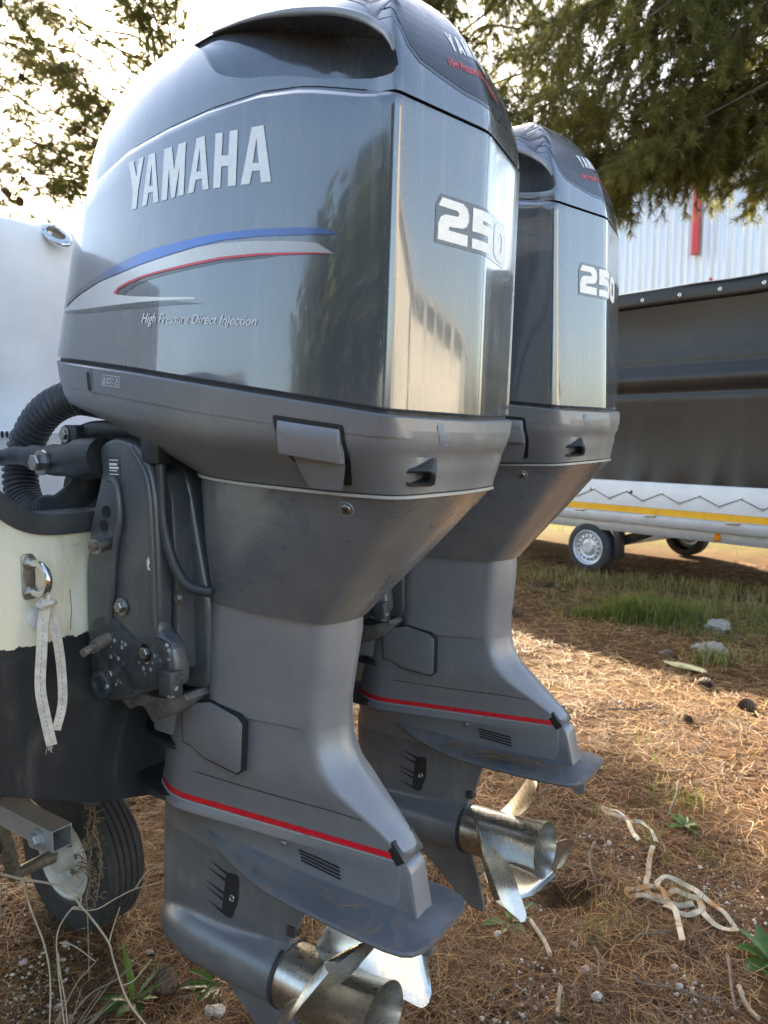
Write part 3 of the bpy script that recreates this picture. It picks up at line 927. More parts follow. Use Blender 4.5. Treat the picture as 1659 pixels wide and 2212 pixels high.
# latch in its recess
def latch():
    nrm = on_bvh(low_bvh, -.085, .80)[1]
    zt, zb = .846, .752
    fr = fillet([(-.156, .846), (-.044, .831), (-.045, .786), (-.060, .745), (-.126, .748), (-.150, .79)], [.006] * 6, 4, 2)
    decal('latch_recess', [fr], lambda x, z: on_low(x, z, .0010), lower, M['dark'], .01)
    tray = fillet([(-.136, .800), (-.052, .795), (-.052, .782), (-.066, .748), (-.122, .751), (-.132, .775)], [.005] * 6, 3, 2)
    decal('latch_tray', [tray], lambda x, z: on_low(x, z, .0015 + .016 * (.800 - z) / .05), lower, M['satin'], .01)
    # handle: a stiff flap hanging from its top edge, standing clear of the cup below
    V, F = [], []
    sec = [(-.006, 0), (.0035, .0), (.0052, .003), (.0058, .018), (.0048, .024), (.0015, .044), (.0003, .0472), (-.0035, .0472), (-.012, .045)]
    xs = [-.1465, -.1445, -.10, -.0525, -.0505]
    for i, x in enumerate(xs):
        ztop = interp(x, [-.1465, -.0505], [.8375, .8245])
        b = on_low(x, ztop - .006, 0)
        for o, dz in sec:
            k = .75 if i in (0, 4) else 1
            V.append((b.x, b.y - o * k, ztop - dz))
    n = len(sec)
    for i in range(4):
        for j in range(n): F.append((i * n + j, i * n + (j + 1) % n, (i + 1) * n + (j + 1) % n, (i + 1) * n + j))
    F.append(tuple(range(n))); F.append(tuple(4 * n + j for j in range(n)))
    return mesh('latch_handle', V, F, lower, M['satin'], 30)
latch()

# telltale outlet near the back corner
def telltale():
    c, nn = on_bvh(low_bvh, .022, .762, 0)
    nn = Vector((.45, -.75, -.35)).normalized(); xax = Vector((.86, .5, 0)); xax = (xax - nn * xax.dot(nn)).normalized(); yax = nn.cross(xax)
    if yax.z < 0: yax = -yax
    def rr(w, h, r, o):
        pts = fillet([(-w, -h), (w, -h), (w, h), (-w, h)], [r] * 4, 4, 0)
        return [c + xax * a + yax * b + nn * o for a, b in pts]
    L = [rr(.026, .015, .01, -.03), rr(.024, .0135, .01, .012), rr(.021, .0115, .009, .014), rr(.017, .0085, .007, .013), rr(.015, .007, .006, -.006)]
    loft('telltale_outlet', L, lower, M['black'], 30, True, True)
telltale()
# slot with a flush tab at the front of the lower cowling
decal('tab_slot', [fillet([(-.612, .885), (-.590, .883), (-.585, .93), (-.607, .932)], [.004] * 4, 4, 1)], lambda x, z: on_low(x, z, .0009), lower, M['satin'], .01)
decal('tab_hole', [fillet([(-.606, .889), (-.594, .888), (-.590, .925), (-.602, .926)], [.006] * 4, 4, 1)], lambda x, z: on_low(x, z, .0014), lower, M['dark'], .01)

# midsection (upper case) down to the splash plate
CASE = [  # z, rear, crease(x,y), front(x,y), nose(x,y), nose x
    (0.545, -0.185, (-0.205, 0.0625), (-0.44, 0.084), (-0.475, 0.05), -0.48),
    (0.47, -0.178, (-0.207, 0.063), (-0.446, 0.09), (-0.482, 0.05), -0.487),
    (0.4, -0.186, (-0.219, 0.060), (-0.452, 0.092), (-0.486, 0.05), -0.491),
    (0.345, -0.195, (-0.227, 0.058), (-0.455, 0.093), (-0.488, 0.05), -0.493),
    (0.306, -0.195, (-0.228, 0.058), (-0.456, 0.094), (-0.49, 0.05), -0.495),
    (0.303, -0.195, (-0.228, 0.058), (-0.525, 0.091), (-0.585, 0.05), -0.592),
    (0.27, -0.188, (-0.223, 0.058), (-0.535, 0.094), (-0.595, 0.05), -0.602),
    (0.235, -0.170, (-0.206, 0.058), (-0.545, 0.095), (-0.61, 0.05), -0.618),
    (0.208, -0.143, (-0.176, 0.057), (-0.552, 0.094), (-0.62, 0.05), -0.63),
    (0.183, -0.117, (-0.142, 0.048), (-0.558, 0.093), (-0.63, 0.05), -0.64),
    (0.168, -0.102, (-0.119, 0.042), (-0.562, 0.092), (-0.635, 0.05), -0.65),
    (0.152, -0.086, (-0.098, 0.036), (-0.566, 0.091), (-0.64, 0.048), -0.658),
    (0.134, -0.067, (-0.077, 0.031), (-0.568, 0.089), (-0.645, 0.046), -0.666),
    (0.122, -0.057, (-0.067, 0.028), (-0.57, 0.088), (-0.65, 0.045), -0.672),
    (0.106, -0.056, (-0.066, 0.027), (-0.57, 0.088), (-0.652, 0.045), -0.676),
    (0.098, -0.056, (-0.066, 0.027), (-0.57, 0.094), (-0.655, 0.05), -0.688),
    (0.088, -0.055, (-0.065, 0.027), (-0.57, 0.096), (-0.656, 0.052), -0.692),
    (0.078, -0.055, (-0.065, 0.026), (-0.56, 0.084), (-0.655, 0.046), -0.688),
    (0.064, -0.054, (-0.064, 0.025), (-0.54, 0.07), (-0.655, 0.04), -0.688),
    (0.04, -0.052, (-0.062, 0.024), (-0.52, 0.058), (-0.655, 0.034), -0.69),
    (0, -0.05, (-0.06, 0.022), (-0.5, 0.05), (-0.655, 0.03), -0.692),
]
lv = []
for z, r, c, f, nn, nx in CASE:
    h = [(r, 0), c, f, nn, (nx, 0)]
    P, D = half_to_full(h, [.02, min(.018, c[1] * .4), .05, .03, .02])
    lv.append([(x, y, z) for x, y in fillet(P, D, 6, 6)])
case = loft('midsection', lv, motor, M['case'], 24)
case_bvh = bvh_of([case])
def on_case(x, z, off=.0008):
    h = case_bvh.ray_cast(Vector((x, -1.0, z)), Vector((0, 1, 0)))
    return None if h[0] is None else h[0] + h[1].normalized() * off
# red pinstripe with a thin pale line under it, on both flanks
def stripe_strip(name, x0, x1, z0, z1, m, off, sgn=-1, gap=None):
    V, F = [], []
    xs = np.linspace(x0, x1, 90)
    for x in xs:
        for z in (z0, (z0 + z1) / 2, z1):
            h = (None,)
            xx = x
            while h[0] is None:
                h = case_bvh.ray_cast(Vector((xx, sgn * 1.0, z)), Vector((0, -sgn, 0))); xx += .002 * (1 if x < -.3 else -1)
            q = h[0] + h[1].normalized() * off; V.append(q)
    for i in range(89):
        if gap and gap[0] < xs[i] < gap[1]: continue
        for k in (0, 1): F.append((i * 3 + k, i * 3 + k + 1, i * 3 + 4 + k, i * 3 + 3 + k))
    return mesh(name, V, F, case, m, 60)
stripe_strip('red_stripe', -.669, -.073, .1085, .1195, M['red'], .0009)
stripe_strip('pale_line', -.664, -.073, .1045, .1068, M['paleline'], .0009, -1, (-.262, -.250))
# faint joint above the stripe
V, F = [], []
for i, x in enumerate(np.linspace(-.50, -.135, 60)):
    z = interp(x, [-.5, -.36, -.2, -.10], [.172, .168, .168, .164])
    for dz in (0, .0022):
        V.append(on_case(x, z + dz, .0006))
    if i: F.append((2 * i - 2, 2 * i - 1, 2 * i + 1, 2 * i))
mesh('case_joint', V, F, case, M['dgrey'], 60)
# access panel
pan = [(-.523, .300), (-.492, .313), (-.444, .325), (-.376, .311), (-.362, .300), (-.368, .212), (-.379, .204), (-.466, .213), (-.500, .228), (-.523, .230)]
prism('access_panel', pan, -.0968, -.080, case, M['case'], .003)
cx, cz = -.445, .262
prism('panel_gap', [(cx + (x - cx) * 1.022, cz + (z - cz) * 1.034) for x, z in pan], -.0952, -.082, case, M['dark'], 0)
prism('panel_top', [(-.523, .303), (-.492, .316), (-.444, .327), (-.44, .306), (-.50, .298)], -.079, .06, case, M['case'], .003)
box('mount_block', (-.632, -.078, .222), (-.566, .078, .292), case, M['case'], .006)
# dark lips round the nose
def lip(name, z, x0, x1, w, th, m, tilt=0):
    t = np.linspace(0, 2 * math.pi, 40, endpoint=False)
    o = [((x0 + x1) / 2 + (x1 - x0) / 2 * math.cos(a), w * math.sin(a)) for a in t]
    L = [[(x, y, z + tilt * x) for x, y in outset(np.array(o), -.004)], [(x, y, z + tilt * x + th * .4) for x, y in o], [(x, y, z + tilt * x + th * .6) for x, y in o], [(x, y, z + tilt * x + th) for x, y in outset(np.array(o), -.004)]]
    return loft(name, L, case, m, 40)
lip('nose_lip', .205, -.715, -.42, .085, .010, M['black'])
lip('splash_lip', .088, -.735, -.50, .082, .014, M['black'])

# ventilation plate
def plate():
    V, F = [], []
    xs = [-.56, -.535, -.50, -.46, -.42, -.38, -.34, -.30, -.25, -.2, -.15, -.1, -.05, -.02, -.005, .004]
    we = [.050, .054, .064, .072, .080, .087, .093, .097, .100, .102, .103, .104, .103, .098, .088, .070]
    ze = [.052, .048, .038, .026, .016, .009, .004, .001, .0, .0, .0, .0, .0, .0, .0, .0]
    wi = [.046, .048, .050, .048, .046, .044, .042, .039, .036, .033, .030, .028, .025, .020, .018, .015]
    zi = [.056, .055, .054, .052, .048, .042, .036, .030, .026, .024, .023, .022, .021, .018, .012, .008]
    sec = []
    for i, x in enumerate(xs):
        w, z, a, b = we[i], ze[i], wi[i], zi[i]; half = []
        half.append((0, b + .001))
        half.append((a * .8, b)); half.append((a, b - .002))
        m1 = a + (w - a) * .3
        half.append((m1, z + (b - z) * .42)); half.append((a + (w - a) * .62, z + (b - z) * .13 + .004))
        half.append((w - .004, z + .005)); half.append((w, z + .001)); half.append((w - .003, z - .004)); half.append((w * .5, z - .008)); half.append((0, z - .009))
        ring = [(x, -y, zz) for y, zz in half] + [(x, y, zz) for y, zz in half[-2:0:-1]]
        sec.append(ring)
    return loft('ventilation_plate', sec, motor, M['plate'], 38)
vplate = plate()
# trailing edge casting with the black trim block
prism('trim_block', [(-.097, .128), (-.072, .098), (-.0555, .1105), (-.0805, .1405)], -.0308, .0308, case, M['black'], .002)
prism('stern_post', fillet([(-.115, .103), (-.058, .106), (-.048, .093), (-.032, .012), (-.115, .012)], [.005] * 5, 3, 1), -.0245, .0245, case, M['case'], .005)
# water grille above the plate: sunk bars and dark slots
for k in range(4):
    z = .070 - k * .0075
    V, F = [], []
    xs = np.linspace(-.272, -.188, 16)
    for i, x in enumerate(xs):
        dz = (x + .272) * -.14
        for d in (0, .0042): V.append(on_case(x, z + dz + d, .0009))
        if i: F.append((2 * i - 2, 2 * i - 1, 2 * i + 1, 2 * i))
    mesh('grille_slot', V, F, case, M['dark'], 60)
p, n_ = on_bvh(case_bvh, -.30, .082, 0)
bolt('flush_plug', p, n_, .0055, .006, case, M['bolt'], False)

# gearcase: one side-view height field for strut, torpedo and skeg
def gearcase():
    zs = np.concatenate([np.linspace(.035, -.13, 14), np.linspace(-.142, -.287, 19), np.linspace(-.299, -.436, 9), [-.443]])
    nose = lambda z: interp(z, [-.443, -.426, -.36, -.302, -.274, -.252, -.227, -.20, -.17, -.12, -.06, .04], [-.335, -.365, -.445, -.535, -.60, -.655, -.690, -.700, -.702, -.700, -.697, -.690])
    tail = lambda z: interp(z, [-.443, -.426, -.31, -.288, -.282, -.16, -.153, -.128, -.06, -.02, .04], [-.302, -.298, -.325, -.332, -.334, -.334, -.336, -.318, -.292, -.276, -.262])
    nu = 44; V, F = [], []
    u = (1 - np.cos(np.linspace(0, math.pi, nu))) / 2
    for z in zs:
        xn, xt = nose(z), tail(z)
        x = xn + (xt - xn) * u
        th = interp(z, [-.443, -.41, -.31, -.274, -.23, -.12, -.05, .04], [.0030, .0045, .0070, .016, .040, .046, .047, .050])
        foil = 2.6 * (np.sqrt(np.clip(u, 0, 1)) * .72 - .30 * u - .30 * u ** 2 + .02 * u ** 3)
        foil = np.clip(foil, 0, 1.0)
        te = interp(z, [-.437, -.3, -.25, -.1, .04], [.9, .9, .5, .20, .2])
        foil = np.maximum(foil * (1 - u ** 6 * (1 - te)), 0)
        ys = th * foil
        rx = .0655 * np.sqrt(np.clip(1 - np.clip((-.545 - x) / .158, 0, 1) ** 2, 0, 1)) * np.interp(x, [-.5, -.33], [1, .93])
        yt = np.sqrt(np.clip(rx ** 2 - (z + .224) ** 2, 0, None))
        y = smax(ys, yt, .016)
        y = np.where(u < .012, 0, y)
        for xx, yy in zip(x, y): V.append((xx, -yy, z))
        for xx, yy in zip(x[::-1], y[::-1]): V.append((xx, yy, z))
    n = 2 * nu
    for l in range(len(zs) - 1):
        for i in range(n):
            j = (i + 1) % n
            F.append((l * n + i, l * n + j, (l + 1) * n + j, (l + 1) * n + i))
    F.append(tuple(range(n))); F.append(tuple((len(zs) - 1) * n + i for i in range(n)))
    return mesh('gearcase', V, F, motor, M['gear'], 42, merge=2e-5)
gear = gearcase()
gear_bvh = bvh_of([gear])
def on_gear(x, z, off=.0008):
    h = gear_bvh.ray_cast(Vector((x, -1.0, z)), Vector((0, 1, 0)))
    return None if h[0] is None else h[0] + h[1].normalized() * off
inl = fillet([(-.474, -.046), (-.440, -.044), (-.446, -.10), (-.466, -.146), (-.492, -.142), (-.488, -.12)], [.012] * 6, 5, 2)
decal('water_inlet', [inl], lambda x, z: on_gear(x, z, .0012), gear, M['black'], .008)
for k, (za, L) in enumerate([(-.052, .052), (-.068, .058), (-.098, .062), (-.112, .056), (-.140, .050)]):
    V, F = [], []
    x1 = -.470 - .16 * (-.052 - za)
    for i, t in enumerate(np.linspace(0, 1, 10)):
        x = x1 - L * (1 - t) + .004; zz = za + .016 * (1 - t)
        w = .0004 + .0034 * t
        a, b = on_gear(x, zz + w, .0010), on_gear(x, zz - w, .0010)
        V += [a, b]
        if i: F.append((2 * i - 2, 2 * i - 1, 2 * i + 1, 2 * i))
    mesh('inlet_groove', V, F, gear, M['dark'], 60)
p, n_ = on_bvh(gear_bvh, -.462, -.098, .001)
lathe('inlet_hole', [(0, .0006), (.0052, .0006), (.0062, .0016), (.0070, .0006), (.0070, -.002)], gear, M['bolt'], 18, n_, p)
# anode cap where the strut meets the hub
box('gearcase_anode', (-.338, -.012, -.140), (-.318, .012, -.118), gear, M['rubber'], .003)

# trim tab under the plate
prism('trim_tab', fillet([(-.075, .0), (-.012, .0), (-.018, -.058), (-.04, -.062), (-.062, -.03)], [.008] * 5, 3, 0), -.006, .006, motor, M['gear'], .003)

# propeller: hub with three swept blades
HUB = Vector((-.333, 0, -.225))
prop = lathe('propeller', [(.050, -.004), (.0595, -.002), (.0605, .01), (.0605, .10), (.0615, .16), (.0650, .196), (.0685, .209), (.0690, .2115), (.0672, .2115), (.0640, .203),
                           (.0560, .15), (.0540, .06), (.0540, .045), (.022, .045), (.022, .10), (.012, .112), (0, .112)], motor, M['prop'], 48, (1, 0, 0), (0, 0, 0), 32)
prop.location = HUB
lathe('hub_ring', [(.0600, -.012), (.0625, -.010), (.0628, -.002), (.0600, .0)], prop, M['rubber'], 40, (1, 0, 0), (0, 0, 0), 32)
lathe('prop_nut', [(.0, .135), (.010, .135), (.017, .128), (.017, .108), (.0, .108)], prop, M['prop2'], 6, (1, 0, 0), (0, 0, 0), 20)
def blade(ang, hand, parent):
    nr, nc = 16, 15; T, B = [], []
    for i in range(nr):
        s = i / (nr - 1); r = .054 + .136 * s
        half = R_(interp(s, [0, .15, .35, .55, .72, .85, .94, .985, 1], [33, 39, 43, 43, 40, 33, 23, 11, 3]))
        skew = R_(interp(s, [0, .5, 1], [0, 7, 26]))
        for k in range(nc):
            c = (k / (nc - 1)) * 2 - 1
            e = half * c + skew
            th = ang + hand * e
            x = .082 + .50 * e / (2 * math.pi) + .36 * (r - .054) + .018 * (c * c) * s
            tk = .0045 * (1 - c * c) * (1 - .72 * s) + .0009
            for L, d in ((T, tk), (B, -tk)):
                L.append((x + d, r * math.cos(th), r * math.sin(th)))
    V = T + B; F = []; n = nr * nc
    for i in range(nr - 1):
        for k in range(nc - 1):
            a = i * nc + k
            F.append((a, a + 1, a + nc + 1, a + nc)); F.append((n + a, n + a + nc, n + a + nc + 1, n + a + 1))
    edge = [k for k in range(nc)] + [i * nc + nc - 1 for i in range(1, nr)] + [(nr - 1) * nc + k for k in range(nc - 2, -1, -1)] + [i * nc for i in range(nr - 2, 0, -1)]
    for a, b in zip(edge, edge[1:] + edge[:1]): F.append((a, n + a, n + b, b))
    return mesh('blade', V, F, parent, M['prop'], 50)
for k in range(3): blade(R_(120 * k), -1, prop)
prop.rotation_euler = (R_(150), 0, 0)

# swivel bracket and clamp brackets
SW = [(-.66, .78), (-.56, .79), (-.505, .74), (-.475, .60), (-.452, .50), (-.452, .345), (-.50, .335), (-.60, .335), (-.64, .40), (-.66, .60)]
prism('swivel_bracket', fillet(SW, [.02] * 10, 4, 1), -.088, .088, motor, M['bracket'], .012, seg=3)
lathe('pivot_foot', [(0, .30), (.034, .30), (.036, .31), (.036, .335), (.030, .345), (0, .345)], motor, M['black'], 28, (0, 0, 1), (-.515, -.03, 0))
prism('swivel_rib', [(-.535, .755), (-.52, .70), (-.515, .55), (-.51, .40), (-.49, .38), (-.492, .56), (-.50, .70), (-.515, .745)], -.128, .128, motor, M['bracket'], .006)
CL = [(-.660, .795), (-.610, .812), (-.545, .800), (-.515, .765), (-.500, .70), (-.497, .60), (-.498, .50), (-.505, .462), (-.470, .450), (-.458, .42), (-.455, .385), (-.462, .365),
      (-.53, .348), (-.60, .315), (-.665, .300), (-.700, .33), (-.716, .42), (-.712, .55), (-.694, .64), (-.664, .715), (-.652, .745)]
def clamp(sgn):
    y0, y1 = (-.165, -.128) if sgn < 0 else (.128, .165)
    ob = prism('clamp_bracket', fillet(CL, [.02] * len(CL), 4, 0), y0, y1, motor, M['bracket'], .009, seg=3)
    return ob
cl = clamp(-1); clamp(1)
# raised rims, worn lower pad and fittings on the near clamp bracket
tube('bracket_rim', smooth_path([(-.625, -.166, .735), (-.600, -.170, .725), (-.592, -.171, .66), (-.610, -.171, .60), (-.622, -.171, .52), (-.64, -.168, .46)], 6), .007, cl, M['bracket'], 8, 60)
tube('bracket_edge', smooth_path([(-.56, -.163, .792), (-.518, -.165, .735), (-.508, -.166, .62), (-.507, -.166, .47)], 6), .006, cl, M['bracket'], 8, 60)
prism('corroded_pad', fillet([(-.69, .46), (-.63, .475), (-.56, .44), (-.50, .455), (-.466, .445), (-.464, .375), (-.53, .357), (-.60, .326), (-.66, .312), (-.69, .34), (-.70, .40)], [.012] * 11, 3, 1), -.1705, -.15, cl, M['scaly'], .004)
box('bracket_lug', (-.487, -.180, .352), (-.452, -.15, .400), cl, M['scaly'], .005)
lathe('pivot_boss', [(.024, -.01), (.027, .006), (.025, .012), (.018, .012), (.016, .004), (0, .004)], cl, M['scaly'], 24, (0, -1, 0), (-.660, -.168, .338))
for (x, z, r, h) in ((-.597, .498, .010, .012), (-.530, .421, .010, .010), (-.634, .362, .008, .008)):
    bolt('bracket_bolt', (x, -.168, z), (0, -1, 0), r, h, cl, M['bolt'])
tube('tilt_pin', [(-.640, -.16, .432), (-.636, -.19, .428), (-.632, -.205, .424)], .012, cl, M['rusty'], 14)
tube('tilt_pin_end', [(-.634, -.203, .424), (-.629, -.232, .418)], .0075, cl, M['rusty'], 12)
tube('stop_rod', [(-.632, -.15, .622), (-.622, -.205, .612)], .015, cl, M['bolt'], 18)
tube('stop_rod_end', [(-.623, -.204, .6125), (-.620, -.212, .611)], .008, cl, M['rusty'], 12)
for x, z in ((-.640, .672), (-.648, .645)):
    lathe('bracket_hole', [(0, .001), (.009, .001), (.011, .002), (.011, -.002)], cl, M['dark'], 16, (0, -1, 0), (x, -.1655, z))
decal('rating_label', [[(-.628, .775), (-.594, .775), (-.594, .738), (-.628, .738)]], lambda x, z: Vector((x, -.1658, z)), cl, M['dgrey'], .05)
for k in range(5):
    z = .770 - k * .0065
    decal('label_line', [[(-.625, z), (-.598 - .004 * (k % 2), z), (-.598 - .004 * (k % 2), z - (.004 if k in (1, 2) else .0018)), (-.625, z - (.004 if k in (1, 2) else .0018))]], lambda x, z_: Vector((x, -.1662, z_)), cl, M['white_print'], .05)
decal('bracket_chip', [[(-.512, .600), (-.508, .590), (-.512, .583), (-.507, .575), (-.515, .576), (-.517, .59)]], lambda x, z: Vector((x, -.1725, z)), cl, M['silver'], .05)
bolt('swivel_bolt', (-.485, -.129, .52), (0, -1, 0), .007, .006, motor, M['bolt'])
# zinc bar between the brackets
prism('zinc_bar', [(-.685, .312), (-.628, .283), (-.618, .296), (-.585, .297), (-.562, .272), (-.50, .300), (-.462, .335), (-.472, .345), (-.53, .325), (-.60, .322), (-.66, .322)], -.135, -.05, motor, M['zinc'], .003)
# cable down the swivel bracket
tube('cable', smooth_path([(-.508, -.145, .80), (-.502, -.148, .74), (-.496, -.150, .66), (-.475, -.148, .59), (-.445, -.140, .55), (-.40, -.125, .54)], 8), .0095, motor, M['hose'], 12)
box('cable_clip', (-.535, -.165, .765), (-.488, -.130, .815), motor, M['black'], .004)
# steering gear at the front
def arm(name, pts, rads, m, flat=1.0): return tube(name, pts, rads, motor, m, 14, 40, flat)
arm('steering_link', smooth_path([(-1.02, -.15, .764), (-.97, -.15, .770), (-.90, -.15, .768), (-.83, -.15, .764), (-.76, -.15, .765), (-.70, -.15, .768)], 4), [.018] * 4 + [.020] * 4 + [.026] * 4 + [.032] * 4 + [.036] * 5, M['black'])
bolt('link_nut', (-1.02, -.168, .764), (-.25, -1, 0), .011, .016, motor, M['bolt'])
bolt('link_bolt', (-.815, -.182, .760), (0, -1, 0), .015, .022, motor, M['bolt'])
arm('link_sleeve', [(-.735, -.15, .768), (-.66, -.15, .772)], [.040, .040], M['black'])
arm('steering_arm', smooth_path([(-.865, -.07, .812), (-.80, -.07, .824), (-.70, -.06, .822), (-.60, -.05, .812), (-.52, -.04, .800)], 4), [.020] * 17, M['black'], .6)
box('arm_boss', (-.885, -.10, .765), (-.825, -.04, .835), motor, M['black'], .010)
bolt('arm_bolt', (-.862, -.101, .815), (0, -1, 0), .010, .008, motor, M['bolt'])
box('tilt_stub', (-.66, -.10, .845), (-.62, -.06, .885), motor, M['black'], .006)
# ribbed rigging hose looping down from the cowling
def ribbed(name, pts, r, amp, ribs, m):
    P = smooth_path(pts, 1 + ribs // (len(pts) - 1) * 4)
    rad = [r + (amp if (i % 4) in (1, 2) else -amp) for i in range(len(P))]
    return tube(name, P, rad, motor, m, 18, 20)
ribbed('rigging_hose', [(-.70, -.02, .865), (-.80, -.045, .885), (-.90, -.055, .893), (-.99, -.065, .862), (-1.045, -.075, .80), (-1.062, -.085, .735), (-1.035, -.095, .672), (-.975, -.10, .640), (-.925, -.095, .650)], .036, .0028, 46, M['hose'])
ribbed('branch_hose', [(-.95, -.10, .648), (-.905, -.09, .655), (-.86, -.07, .69), (-.835, -.05, .735)], .032, .0016, 42, M['hose'])
lathe('hose_flange', [(0, 0), (.062, 0), (.066, .006), (.066, .018), (.045, .024), (0, .024)], motor, M['black'], 28, (.45, -.75, .5), (-.86, -.03, .705))
# ------------------------------------------------------------------ printed marks on the cowling
def zfix(L): return [(x, 1.2602 if z > 1.2535 else (1.1815 if z < 1.1872 else z)) for x, z in L]
LET = [
    ([(-.490, 1.2602), (-.4764, 1.2602), (-.4668, 1.2325), (-.4607, 1.2602), (-.4477, 1.2602), (-.4608, 1.2099), (-.4641, 1.1815), (-.4775, 1.1815), (-.4756, 1.2114)], None),
    ([(-.4347, 1.2602), (-.4183, 1.2602), (-.4054, 1.1815), (-.4181, 1.1815), (-.4202, 1.1996), (-.4326, 1.2003), (-.4366, 1.1815), (-.4488, 1.1815)], [(-.4308, 1.210), (-.4215, 1.2096), (-.4265, 1.2443)]),
    ([(-.3947, 1.2602), (-.3762, 1.2602), (-.3689, 1.2235), (-.3601, 1.2602), (-.3428, 1.2602), (-.3448, 1.1815), (-.3582, 1.1815), (-.3562, 1.2272), (-.3658, 1.1815), (-.3743, 1.1815), (-.3815, 1.2284), (-.3845, 1.1815), (-.3982, 1.1815)], None),
    ([(-.3185, 1.2602), (-.3014, 1.2602), (-.2898, 1.1815), (-.3023, 1.1815), (-.3048, 1.1985), (-.3182, 1.1990), (-.3227, 1.1815), (-.336, 1.1815)], [(-.3168, 1.2104), (-.3068, 1.2097), (-.3112, 1.2448)]),
    ([(-.278, 1.2602), (-.263, 1.2602), (-.2643, 1.2271), (-.2506, 1.2262), (-.2486, 1.2602), (-.233, 1.2602), (-.2347, 1.1815), (-.2502, 1.1815), (-.2501, 1.211), (-.2644, 1.2117), (-.2653, 1.1815), (-.2803, 1.1815)], None),
    ([(-.2061, 1.2602), (-.1842, 1.2602), (-.1685, 1.1815), (-.1869, 1.1815), (-.1893, 1.1985), (-.2033, 1.1990), (-.2081, 1.1815), (-.2249, 1.1815)], [(-.2028, 1.2101), (-.1919, 1.2095), (-.1967, 1.2446)])]
def tilt(L):  # the word follows the cowl: its after end sits a little lower
    return [(x, z - .010 * max(0, (x + .30)) / .13 * 1.0) for x, z in L]
for o, h in LET:
    decal('side_letter', [tilt(o)] + ([tilt(h)] if h else []), lambda x, z: on_side(x, z, .0009), cowling, M['silver'], .02)

S_BLUE = [(-.7155, 1.044), (-.6949, 1.0564), (-.6688, 1.0662), (-.6337, 1.0755), (-.5949, 1.0843), (-.5344, 1.0958), (-.4692, 1.1055), (-.4104, 1.1105), (-.3396, 1.1124), (-.2989, 1.1128), (-.2608, 1.1125), (-.1902, 1.1092), (-.1258, 1.1029), (-.0793, 1.0965), (-.0574, 1.0864), (-.1255, 1.0924), (-.1899, 1.0985), (-.2605, 1.1018), (-.3144, 1.0999), (-.3822, 1.0950), (-.4481, 1.090), (-.5053, 1.0840), (-.5755, 1.0774), (-.6394, 1.0646), (-.6922, 1.0493)]
S_SILV = [(-.716, 1.0419), (-.687, 1.048), (-.6372, 1.0627), (-.5735, 1.0757), (-.5041, 1.0822), (-.447, 1.0884), (-.3812, 1.0933), (-.3136, 1.0980), (-.2603, 1.0978), (-.2067, 1.094), (-.1408, 1.0866), (-.0902, 1.0785), (-.0637, 1.0615), (-.1249, 1.0674), (-.1892, 1.0728), (-.2596, 1.0758), (-.3175, 1.0743), (-.3812, 1.0721), (-.4373, 1.0695), (-.4775, 1.0644), (-.5093, 1.0577), (-.5203, 1.0525), (-.5116, 1.0482), (-.4659, 1.0406), (-.3793, 1.0305), (-.3155, 1.0246), (-.3089, 1.0204), (-.3791, 1.026), (-.4451, 1.0296), (-.5305, 1.0326), (-.6236, 1.0357)]
S_RED = [(-.0638, 1.0622), (-.125, 1.0691), (-.1892, 1.0749), (-.2597, 1.0779), (-.3176, 1.0765), (-.3813, 1.0744), (-.4374, 1.0719), (-.4792, 1.067), (-.5123, 1.0601), (-.5243, 1.0527), (-.5133, 1.0484), (-.5093, 1.0567), (-.4759, 1.0631), (-.4363, 1.0684), (-.3807, 1.0707), (-.317, 1.0726), (-.2592, 1.0741), (-.1891, 1.0715), (-.1249, 1.0659)]
S_DARK = [(-.5133, 1.049), (-.5081, 1.0554), (-.4748, 1.0617), (-.4352, 1.0674), (-.3798, 1.0697), (-.3162, 1.0717), (-.2584, 1.0734), (-.1891, 1.0708), (-.1561, 1.0674), (-.189, 1.0674), (-.2583, 1.0696), (-.316, 1.0678), (-.3796, 1.0657), (-.4273, 1.0625), (-.4615, 1.0567), (-.4872, 1.0497), (-.4923, 1.0458)]
S_GREY = [(-.715, 1.0397), (-.6235, 1.0341), (-.5304, 1.031), (-.445, 1.0281), (-.3791, 1.0245), (-.3526, 1.0217), (-.2932, 1.0127), (-.3524, 1.0164), (-.4446, 1.0201), (-.5594, 1.0247), (-.6566, 1.0303)]
for nm, L, m, of in (('lower_shadow_stripe', S_GREY, 'dgrey', .0006), ('shadow_stripe', S_DARK, 'dgrey', .0007), ('silver_stripe', S_SILV, 'stripe_silver', .0008), ('blue_stripe', S_BLUE, 'stripe_blue', .0010), ('thin_red_stripe', S_RED, 'red', .0013)):
    decal(nm, [L], lambda x, z, o=of: on_side(x, z, o), cowling, M[m], .012)

